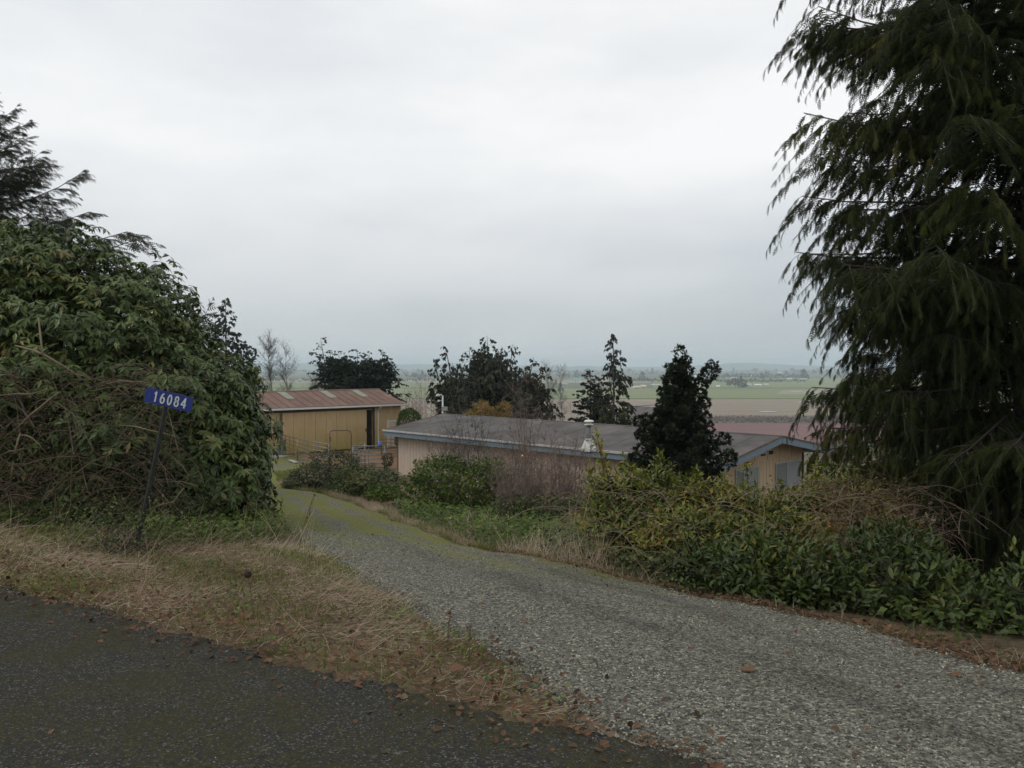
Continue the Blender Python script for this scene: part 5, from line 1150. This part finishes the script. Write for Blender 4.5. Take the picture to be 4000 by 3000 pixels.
# ------------------------------------------------------------------ trees behind house and barn
rg = np.random.default_rng(75)
def tipped(px0, Y, tips, rg, foot=.35, fan=.5):
    """several leaders from one foot, each bending out and then up to a tip given in pixels"""
    b = np.array(G(px0, Y)); st = []
    for (tx, ty, dy) in tips:
        e = at(tx, ty, Y + dy) - b; st.append(([[0, 0, -.2], [e[0] * .45, e[1] * .5, e[2] * foot], [e[0] * .85, e[1] * .9, e[2] * .66], [e[0], e[1], e[2]]], .14))
    return b, st
w_tu = shag(2, .36)
def core(t, blobs, n, mat, hang, rg, size=(.22, .42)):
    b = np.array(t.location); P, N = blob_points([(c, tuple(np.array(r) * .82)) for c, r in blobs], n, .25, rg, .25, cull=False); M = len(P); d = N * .7 + rdir(M, rg) * .5 + np.array([0, 0, -hang])
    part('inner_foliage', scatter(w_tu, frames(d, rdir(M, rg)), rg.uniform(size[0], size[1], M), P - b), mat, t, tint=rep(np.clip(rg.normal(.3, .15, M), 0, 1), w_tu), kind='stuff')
b, st = tipped(1915, 68.0, [(1903, 1313, 0), (1740, 1352, -.5), (1832, 1354, .8), (2002, 1343, .5), (2085, 1394, -.5), (1692, 1400, .3), (2130, 1425, .3), (1960, 1350, -1), (1800, 1420, -1.5), (2050, 1430, -1.8)], rg)
geo = conifer(st, [74, 46, 48, 54, 48, 40, 40, 46, 56, 58], lambda t, s: np.interp(t, [0, .3, .6, .9, 1], [2.7, 2.4, 1.6, .75, .3]) * (1.45 if s in (0, 8, 9) else 1), .10, .25, w_tu, 16, (.18, .35), 1.1, side=.5, t0=.06, rg=rg, wood=.014, flat=.2, inner=.02, curl=.12, sec=(4.6, .85, .9, 1.0))
wc = plant_tree('weeping_cedar', 'broad many-topped drooping cedar behind the house ridge', 'tree', b, geo, 'weeping_leaf', 'bark_grey')
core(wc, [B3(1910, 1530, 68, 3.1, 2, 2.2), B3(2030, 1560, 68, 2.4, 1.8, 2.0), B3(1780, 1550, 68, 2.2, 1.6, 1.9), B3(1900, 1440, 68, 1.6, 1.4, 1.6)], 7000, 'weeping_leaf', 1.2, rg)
b, st = tipped(1400, 86.0, [(1252, 1318, 0), (1288, 1366, -.5), (1322, 1372, .5), (1358, 1392, -1), (1395, 1362, .3), (1443, 1376, .6), (1497, 1368, -.3), (1540, 1440, 0), (1420, 1400, -1.4)], rg)
geo = conifer(st, [48, 44, 42, 46, 54, 50, 56, 44, 54], lambda t, s: np.interp(t, [0, .35, .65, .85, 1], [2.9, 2.5, 1.8, 1.05, .35]) * (1.3 if s in (4, 8) else 1), .42, .12, shag(5, .34), 12, (.2, .37), .15, side=.7, t0=.08, rg=rg, wood=.012, flat=.4, inner=.03, curl=-.12, sec=(5.2, .9, .9, .15))
dc = plant_tree('deodar_cedar', 'dark spreading deodar with curved tips rising behind the barn roof', 'tree', b, geo, 'deodar_leaf')
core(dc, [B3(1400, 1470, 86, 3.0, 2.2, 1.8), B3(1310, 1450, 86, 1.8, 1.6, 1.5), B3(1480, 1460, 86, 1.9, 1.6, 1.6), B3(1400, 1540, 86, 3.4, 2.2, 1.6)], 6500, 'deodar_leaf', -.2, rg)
b = np.array(G(2395, 62.0)); h_ = at(2395, 1303, 62.0)[2] - b[2]
geo = conifer([([[0, 0, -.2], [.05, 0, h_ * .6], [-.02, 0, h_]], .11)], 105, lambda t, s: np.interp(t, [0, .35, .5, .75, .95, 1], [2.0, 1.75, 1.25, .85, .35, .1]), .30, .42, w_tu, 34, (.14, .27), .8, side=.6, t0=.05, rg=rg, wood=.012, flat=.3, sec=(6, .55, .9, .8))
plant_tree('young_cedar', 'slender cedar with sparse pointed top behind the flue', 'tree', b, geo, 'weeping_leaf', 'bark_grey')
b = np.array(G(2306, 67.0)); h_ = at(2306, 1450, 67.0)[2] - b[2]
geo = conifer([([[0, 0, -.2], [0, 0, h_]], .12), ([[.3, 0, h_ * .3], [.75, 0, h_ * .93]], .08)], [100, 60], lambda t, s: np.interp(t, [0, .4, .7, .93, 1], [1.75, 1.5, 1.05, .5, .2]), .45, .15, shag(9), 36, (.14, .27), .1, rg=rg, t0=.05, wood=.012, sec=(6.5, .6, .9, .1))
plant_tree('fir_tree', 'bushy dark fir left of the slender cedar', 'tree', b, geo, 'fir_leaf')
b = np.array(G(2440, 60.0)); h_ = at(2440, 1570, 60.0)[2] - b[2]
geo = conifer([([[0, 0, -.2], [0, 0, h_]], .1), ([[-1.3, 0, 0], [-1.5, 0, h_ * .8]], .1), ([[-3.6, .5, 0], [-3.5, .5, h_ * .72]], .1)], [60, 60, 50], lambda t, s: 1.3 * (1 - t) ** .5 + .2, .25, .3, w_tu, 32, (.15, .28), .7, rg=rg, t0=.05, sec=(6, .6, .9, .6))
plant_tree('low_cedar', 'low spreading cedar growth along the house ridge beside the slender cedar', 'tree', b, geo, 'cedar_leaf')
b = np.array(G(2150, 64.0)); h_ = at(2170, 1575, 64.0)[2] - b[2]
geo = conifer([([[0, 0, -.2], [.2, 0, h_]], .1)], 60, lambda t, s: 1.2 * (1 - t) ** .5 + .2, .2, .3, w_tu, 32, (.15, .28), .8, rg=rg, t0=.05, sec=(6, .6, .9, .6))
plant_tree('low_cedar', 'low conifer just right of the broad drooping cedar', 'tree', b, geo, 'weeping_leaf')
b = np.array(G(884, 100.0)); h_ = at(884, 1163, 100.0)[2] - b[2]
geo = conifer([([[0, 0, -.2], [0, 0, h_]], .2)], 150, lambda t, s: np.interp(t, [0, .3, .6, .9, 1], [4.2, 3.6, 2.4, .9, .15]), .25, .3, shag(11, .3), 10, (.35, .65), .35, rg=rg, t0=.1, wood=.012, sec=(3, .9, .9, .35))
plant_tree('fir_tree', 'tall pointed fir standing above the right edge of the rhododendron', 'tree', b, geo, 'fir_leaf', 'bark_grey')
for (px, py, Y, r_, lb) in ((985, 1350, 112, 3.2, 'narrow spruce right of the tall fir'), (952, 1330, 118, 3.6, 'dark spruce between tall fir and narrow spruce'), (930, 1420, 104, 3.6, 'low dark conifer tucked against the rhododendron edge')):
    b = np.array(G(px, Y)); h_ = at(px, py, Y)[2] - b[2]
    geo = conifer([([[0, 0, -.2], [0, 0, h_]], .18)], 110, lambda t, s: r_ * (1 - t) ** .8 + .15, .1, .15, shag(12, .3), 10, (.35, .65), .25, rg=rg, t0=.05, wood=.012, sec=(3, .9, .9, .2))
    plant_tree('spruce_tree', lb, 'tree', b, geo, 'fir_leaf')
rg = np.random.default_rng(77)
leafy('arborvitae', 'rounded bright green arborvitae beside the barn corner', 'shrub', G(1598, 64.0), [B3(1600, 1660, 64, .95, .9, 1.25), B3(1590, 1630, 64, .6, .6, .6), B3(1600, 1720, 64, 1.1, 1.0, 1.3)], 9000, small_leaf(.6), (.12, .2), 'arborvitae_leaf', rg, 8, down=-.5, depth=.08, lump=.05)
leafy('orange_shrub', 'yellow and orange leafy shrub above the house ridge', 'shrub', G(1910, 59.0), [B3(1885, 1612, 59, .75, .7, .8), B3(1970, 1602, 59, .45, .5, .6), B3(1850, 1628, 59, .55, .6, .55), B3(1930, 1625, 59, .6, .6, .6), B3(1900, 1700, 59, 1.2, .8, 1.2)], 6500, small_leaf(.5), (.12, .22), 'orange_leaf', rg, 16, rad=.03, depth=.16, lump=.22)
# leafless trees down the slope
rg = np.random.default_rng(79)
for (px, py, Y, sp_, n1, n2, n3, lb) in ((1060, 1345, 120, 3.2, 60, 420, 1500, 'leafless alder with straight thin leader beyond the barn roof'), (1125, 1388, 128, 4.2, 30, 320, 1500, 'round-headed leafless alder behind the left barn roof'), (1225, 1440, 118, 3.2, 24, 220, 900, 'leaning leafless tree left of the deodar'),
        (2150, 1438, 160, 4.2, 30, 300, 1200, 'hazy leafless poplar right of the broad drooping cedar'), (2195, 1455, 170, 3.6, 28, 260, 1000, 'thin leafless tree left of the bushy fir'), (3260, 1600, 90, 3.0, 24, 260, 900, 'leafless sapling between gable and big cedar')):
    b = np.array(G(px, Y)); h_ = at(px, py, Y)[2] - b[2]; t = thing('bare_tree', lb, 'tree', b, 0, 'leafless trees on the slope')
    part('branches', bare_tree(h_, sp_, n1, n2, n3, rg, lean=.12 if px == 1225 else 0, r0=.13), 'bark_grey', t, smooth=True)
scr = []
for (px0, px1, Y0, Y1, pt, n) in ((1040, 1320, 100, 140, 1500, 22), (1560, 1720, 90, 150, 1520, 24), (2120, 2260, 110, 170, 1580, 10), (3120, 3420, 55, 90, 1690, 16)):
    for k in range(n):
        px = rg.uniform(px0, px1); Y = rg.uniform(Y0, Y1); b = np.array(G(px, Y)); h_ = max(at(px, pt + rg.uniform(-10, 60), Y)[2] - b[2], 1.5); V, Fs = bare_tree(h_, h_ * .32, 10, 40, 60, rg, r0=.06); scr.append((V + b, Fs))
tag(part('hillside_scrub', merge(*scr), 'twig_mauve'), 'leafless brown scrub covering the slope behind the buildings', 'scrub', kind='stuff')
# neighbour's roof half hidden behind the cypress
c = np.array(G(2545, 82.0)); t = thing('neighbour_house', 'dark-roofed house half hidden behind the sculpted cypress', 'house', c, math.radians(20))
zt = at(2500, 1590, 82.0)[2] - c[2]
part('wall', box(-3.4, 3.4, -3, 3, -1, zt - 1.6), 'cream_siding', t)
part('roof', merge(hexa([[-3.9, -3.5, zt - 1.7], [0, -3.5, zt - .15], [0, 3.5, zt - .15], [-3.9, 3.5, zt - 1.7], [-3.9, -3.5, zt - 1.5], [0, -3.5, zt], [0, 3.5, zt], [-3.9, 3.5, zt - 1.5]]), hexa([[0, -3.5, zt - .15], [3.9, -3.5, zt - 1.7], [3.9, 3.5, zt - 1.7], [0, 3.5, zt - .15], [0, -3.5, zt], [3.9, -3.5, zt - 1.5], [3.9, 3.5, zt - 1.5], [0, 3.5, zt]])), 'roof_felt', t)
part('window', merge(box(-.9, .9, -3.05, -3.003, zt - 3.2, zt - 2.1)), 'glass', t)
# overhead wire with its pole, right of the slender cedar
t = thing('utility_pole', 'utility pole with wire hidden behind the sculpted cypress', 'utility pole', G(2640, 88.0)); zp = at(2640, 1545, 88.0)[2] - t.location[2]
part('pole', tube([[0, 0, -.3], [0, 0, zp]], [.13, .1], 8), 'bark_grey', t); part('crossarm', box(-.9, .9, -.06, .06, zp - .5, zp - .36), 'bark_grey', t)
e = at(2480, 1588, 80.0) - np.array(t.location); part('wire', tube([[0, -.1, zp - .3], [e[0] * .5, e[1] * .5, (zp - .3 + e[2]) / 2 - .25], [e[0], e[1], e[2]]], .022, 4), 'dark_void', t)

# ------------------------------------------------------------------ the valley: far trees and farm buildings
rg = np.random.default_rng(81)
def far_crown(kind, rg):
    n = 200
    if kind == 'conifer':
        z = rg.random(n); r = (1 - z) * .30 + .02; az = rg.uniform(0, 6.28, n); P = np.stack([r * np.cos(az), r * np.sin(az), .06 + z * .94], -1); sz = .13
    elif kind == 'broad':
        d = rdir(n, rg); P = d * np.array([.42, .42, .36]) * rg.uniform(.6, 1, (n, 1)) + np.array([0, 0, .6]); sz = .16
    else:
        d = rdir(n, rg); P = d * np.array([.16, .16, .46]) * rg.uniform(.5, 1, (n, 1)) + np.array([0, 0, .52]); sz = .11
    L1 = small_leaf(.8); return scatter(L1, frames(rdir(n, rg), rdir(n, rg)), rg.uniform(.6, 1.2, n) * sz, P), rep(np.clip(rg.normal(.45, .25, n), 0, 1), L1)
PROTO = {}
for kd in ('conifer', 'broad', 'poplar'):
    VF, tn = far_crown(kd, rg); PROTO[kd] = (mesh_data('crown', VF[0], VF[1], 'far_leaf' if kd != 'broad' else 'far_bare', tint=tn), mesh_data('trunk', *tube([[0, 0, -.05], [0, 0, .5], [0, 0, .9]], [.03, .02, .006], 6), 'bark_grey'))
def far_tree(px, py, hpx, kind, label, group='far trees on the valley floor', wide=1.0):
    b = hitz(px, py, PLAIN); h_ = hpx / F * b[1]; t = thing('far_tree', label, 'tree', b, float(rg.uniform(0, 6)), group); t.scale = (h_ * wide, h_ * wide, h_)
    link('crown', PROTO[kind][0], t); link('trunk', PROTO[kind][1], t)
for (px, py, hp, kd, lb, wd) in ((2872, 1514, 40, 'broad', 'left broad tree of the dark clump beside pale farm roofs', 1), (2895, 1514, 42, 'conifer', 'tallest conifer of the dark clump beside pale farm roofs', 1.2), (2848, 1512, 28, 'broad', 'small tree at the left end of the dark farm clump', 1), (2912, 1513, 26, 'conifer', 'small conifer at the right end of the dark farm clump', 1.1),
        (2508, 1487, 34, 'conifer', 'dark pointed tree above the cream farmhouses', 1.6), (2254, 1470, 24, 'conifer', 'dark conifer behind the green-roofed shed', 1.5), (1620, 1480, 26, 'broad', 'left tree of the clump seen between barn and cedar', 1.2), (1650, 1478, 30, 'conifer', 'right conifer of the clump seen between barn and cedar', 1.3), (2585, 1486, 24, 'broad', 'tree right of the pointed one over the plain', 1.2), (2190, 1530, 34, 'conifer', 'pointed tree among bare poplars left of the green-roofed shed', 1.1)):
    far_tree(px, py, hp, kd, lb, wide=wd)
lab = {'broad': 'small hazy round tree far out on the valley floor', 'conifer': 'small hazy pointed tree far out on the valley floor'}
for k in range(64):
    px = rg.choice([rg.uniform(2760, 3250), rg.uniform(1560, 2560), rg.uniform(1000, 1700), rg.uniform(3250, 4000)]); py = 1450 + rg.random() ** 1.5 * 40; kd = rg.choice(['broad', 'broad', 'conifer']); far_tree(px, py, (py - HOR) * rg.uniform(.35, .75), kd, lab[kd], wide=rg.uniform(1, 1.5))
# distant belts of trees read as one mass
bel = []; bt = []
L1 = small_leaf(.9)
for (x0, x1, py, hp, n) in ((900, 4400, 1453, 7, 2600), (900, 4400, 1462, 8, 1600), (2700, 3160, 1476, 16, 900), (1500, 2300, 1474, 10, 900), (2380, 2760, 1490, 9, 700), (2800, 3150, 1492, 8, 600), (900, 1700, 1490, 12, 900)):
    px = rg.uniform(x0, x1, n); den = (np.sin(px * .021 + py) + np.sin(px * .0073 + 2 * py) + 1.2) > rg.uniform(-.6, 1.2, n); px = px[den]
    P = np.array([hitz(p, py + rg.normal(0, 1.2), PLAIN) for p in px]); sc_ = P[:, 1] / F; P[:, 2] += rg.random(len(px)) * hp * (.5 + .5 * np.abs(np.sin(px * .11))) * sc_ + 1.0
    m = len(px); V, Fc = scatter(L1, frames(rdir(m, rg), rdir(m, rg)), rg.uniform(4, 8, m) * sc_, P); bel.append((V, Fc)); bt.append(rep(rg.random(m), L1))
tag(part('far_woods', merge(*bel), 'far_leaf', tint=np.concatenate(bt)), 'hazy belts of trees across the valley floor', 'woods', kind='stuff')
n = 15000; px = rg.uniform(2500, 3700, n); py = rg.uniform(1630, 1654, n); P = np.array([hitz(a, b_, PLAIN + .3) for a, b_ in zip(px, py)]); P[:, 2] += rg.random(n) ** 2 * 1.6
V, Fc = scatter(L1, frames(rdir(n, rg) + [0, 0, .6], rdir(n, rg)), rg.uniform(.4, .9, n), P)
tag(part('field_hedge', (V, Fc), 'far_bare', tint=rep(rg.random(n), L1)), 'grey-brown scrub hedge between red field and ploughed field', 'hedge', kind='stuff')
surf('far_white', (.62, .62, .60), (.72, .72, .70), .2, .8); surf('far_cream', (.48, .43, .28), (.56, .50, .34), .2, .8); surf('far_grey', (.28, .29, .30), (.36, .37, .38), .2, .8)
surf('far_green', (.10, .27, .20), (.13, .32, .25), .2, .7); surf('far_red', (.28, .07, .06), (.34, .09, .08), .2, .8); surf('far_roof', (.36, .36, .37), (.48, .48, .48), .2, .7); surf('far_dark', (.07, .07, .075), (.11, .11, .11), .2, .8)
def farm(px, py, wpx, hpx, wall, roof, label, name='farmhouse', rz=0.0, cat='house'):
    b = hitz(px, py, PLAIN); k = b[1] / F; w = wpx * k / 2; h_ = hpx * k; d = max(w * .6, 3.5); t = thing(name, label, cat, b, rz, 'farm buildings in the valley'); e = h_ * .55
    part('wall', merge(box(-w, w, -d, d, -.5, e)), wall, t)
    part('roof', merge((np.array([[-w * 1.05, -d * 1.15, e - .1], [w * 1.05, -d * 1.15, e - .1], [w * 1.05, d * 1.15, e - .1], [-w * 1.05, d * 1.15, e - .1], [-w * 1.05, 0, h_], [w * 1.05, 0, h_]]), [np.array([[0, 1, 5, 4], [2, 3, 4, 5], [0, 3, 2, 1]]), np.array([[1, 2, 5], [3, 0, 4]])])), roof, t)
    if wpx > 14:
        for sg in (-.5, .45): part('window', box(sg * w - w * .14, sg * w + w * .14, -d - .06, -d - .003, e * .35, e * .75), 'far_dark', t)
        part('door', box(-w * .1, w * .1, -d - .05, -d - .003, 0, e * .7), 'far_dark', t)
for (px, py, wp, hp, wa, ro, lb, nm, ct) in ((2252, 1492, 40, 16, 'far_white', 'far_green', 'large shed with turquoise green roof left of the bushy fir', 'farm_shed', 'shed'), (2487, 1519, 26, 12, 'far_cream', 'far_cream', 'cream farmhouse at the near edge of the green field', 'farmhouse', 'house'), (2512, 1517, 22, 14, 'far_cream', 'far_cream', 'second cream farmhouse with gable beside the first', 'farmhouse', 'house'), (2470, 1520, 12, 8, 'far_white', 'far_grey', 'small white outbuilding left of the cream farmhouses', 'farm_shed', 'shed'),
        (1568, 1489, 14, 8, 'far_white', 'far_roof', 'white farmhouse just right of the deodar', 'farmhouse', 'house'), (1602, 1491, 12, 6, 'far_cream', 'far_roof', 'cream low farm building right of the white farmhouse', 'farm_shed', 'shed'), (1664, 1484, 22, 7, 'far_red', 'far_red', 'red barn at the left edge of the drooping cedar', 'farm_barn', 'barn'), (1168, 1488, 20, 7, 'far_white', 'far_cream', 'pale long shed seen through the leafless alders', 'farm_shed', 'shed'),
        (2724, 1478, 24, 12, 'far_grey', 'far_white', 'white-roofed farmhouse right of the cypress tip', 'farmhouse', 'house'), (2740, 1461, 34, 6, 'far_grey', 'far_white', 'long white-roofed shed far behind the cypress', 'farm_shed', 'shed'), (2866, 1480, 22, 7, 'far_white', 'far_roof', 'grey-roofed farmhouse left of the treeline', 'farmhouse', 'house'), (2928, 1473, 18, 8, 'far_white', 'far_white', 'white farmhouse above the dark farm clump', 'farmhouse', 'house'), (2924, 1507, 18, 9, 'far_white', 'far_roof', 'pale farmhouse directly right of the dark farm clump', 'farmhouse', 'house'),
        (2960, 1507, 26, 7, 'far_white', 'far_white', 'long white shed right of the pale farmhouse', 'farm_shed', 'shed'), (2992, 1505, 18, 6, 'far_grey', 'far_white', 'rightmost shed of the row beside the dark clump', 'farm_shed', 'shed'), (3084, 1482, 18, 5, 'far_white', 'far_white', 'white shed alone on the far green field', 'farm_shed', 'shed'), (3136, 1482, 24, 4, 'far_white', 'far_white', 'long low white shed near the big cedar edge', 'farm_shed', 'shed'), (3045, 1459, 18, 6, 'far_grey', 'far_white', 'tiny white-roofed house close to the horizon on the right', 'farmhouse', 'house'),
        (2805, 1512, 14, 7, 'far_white', 'far_white', 'small white shed left of the dark farm clump', 'farm_shed', 'shed'), (2560, 1504, 34, 3, 'far_grey', 'far_white', 'very low white greenhouse right of the cream farmhouses', 'greenhouse', 'greenhouse'), (2475, 1459, 24, 4, 'far_grey', 'far_white', 'thin white shed near the horizon above the cream farmhouses', 'farm_shed', 'shed'), (2155, 1529, 12, 6, 'far_white', 'far_white', 'white shed at the foot of the hazy poplars', 'farm_shed', 'shed'), (2200, 1506, 30, 10, 'far_cream', 'far_grey', 'cream building below the green-roofed shed', 'farm_shed', 'shed')):
    farm(px, py, wp, hp, wa, ro, lb, nm, float(rg.uniform(-.4, .4)), ct)
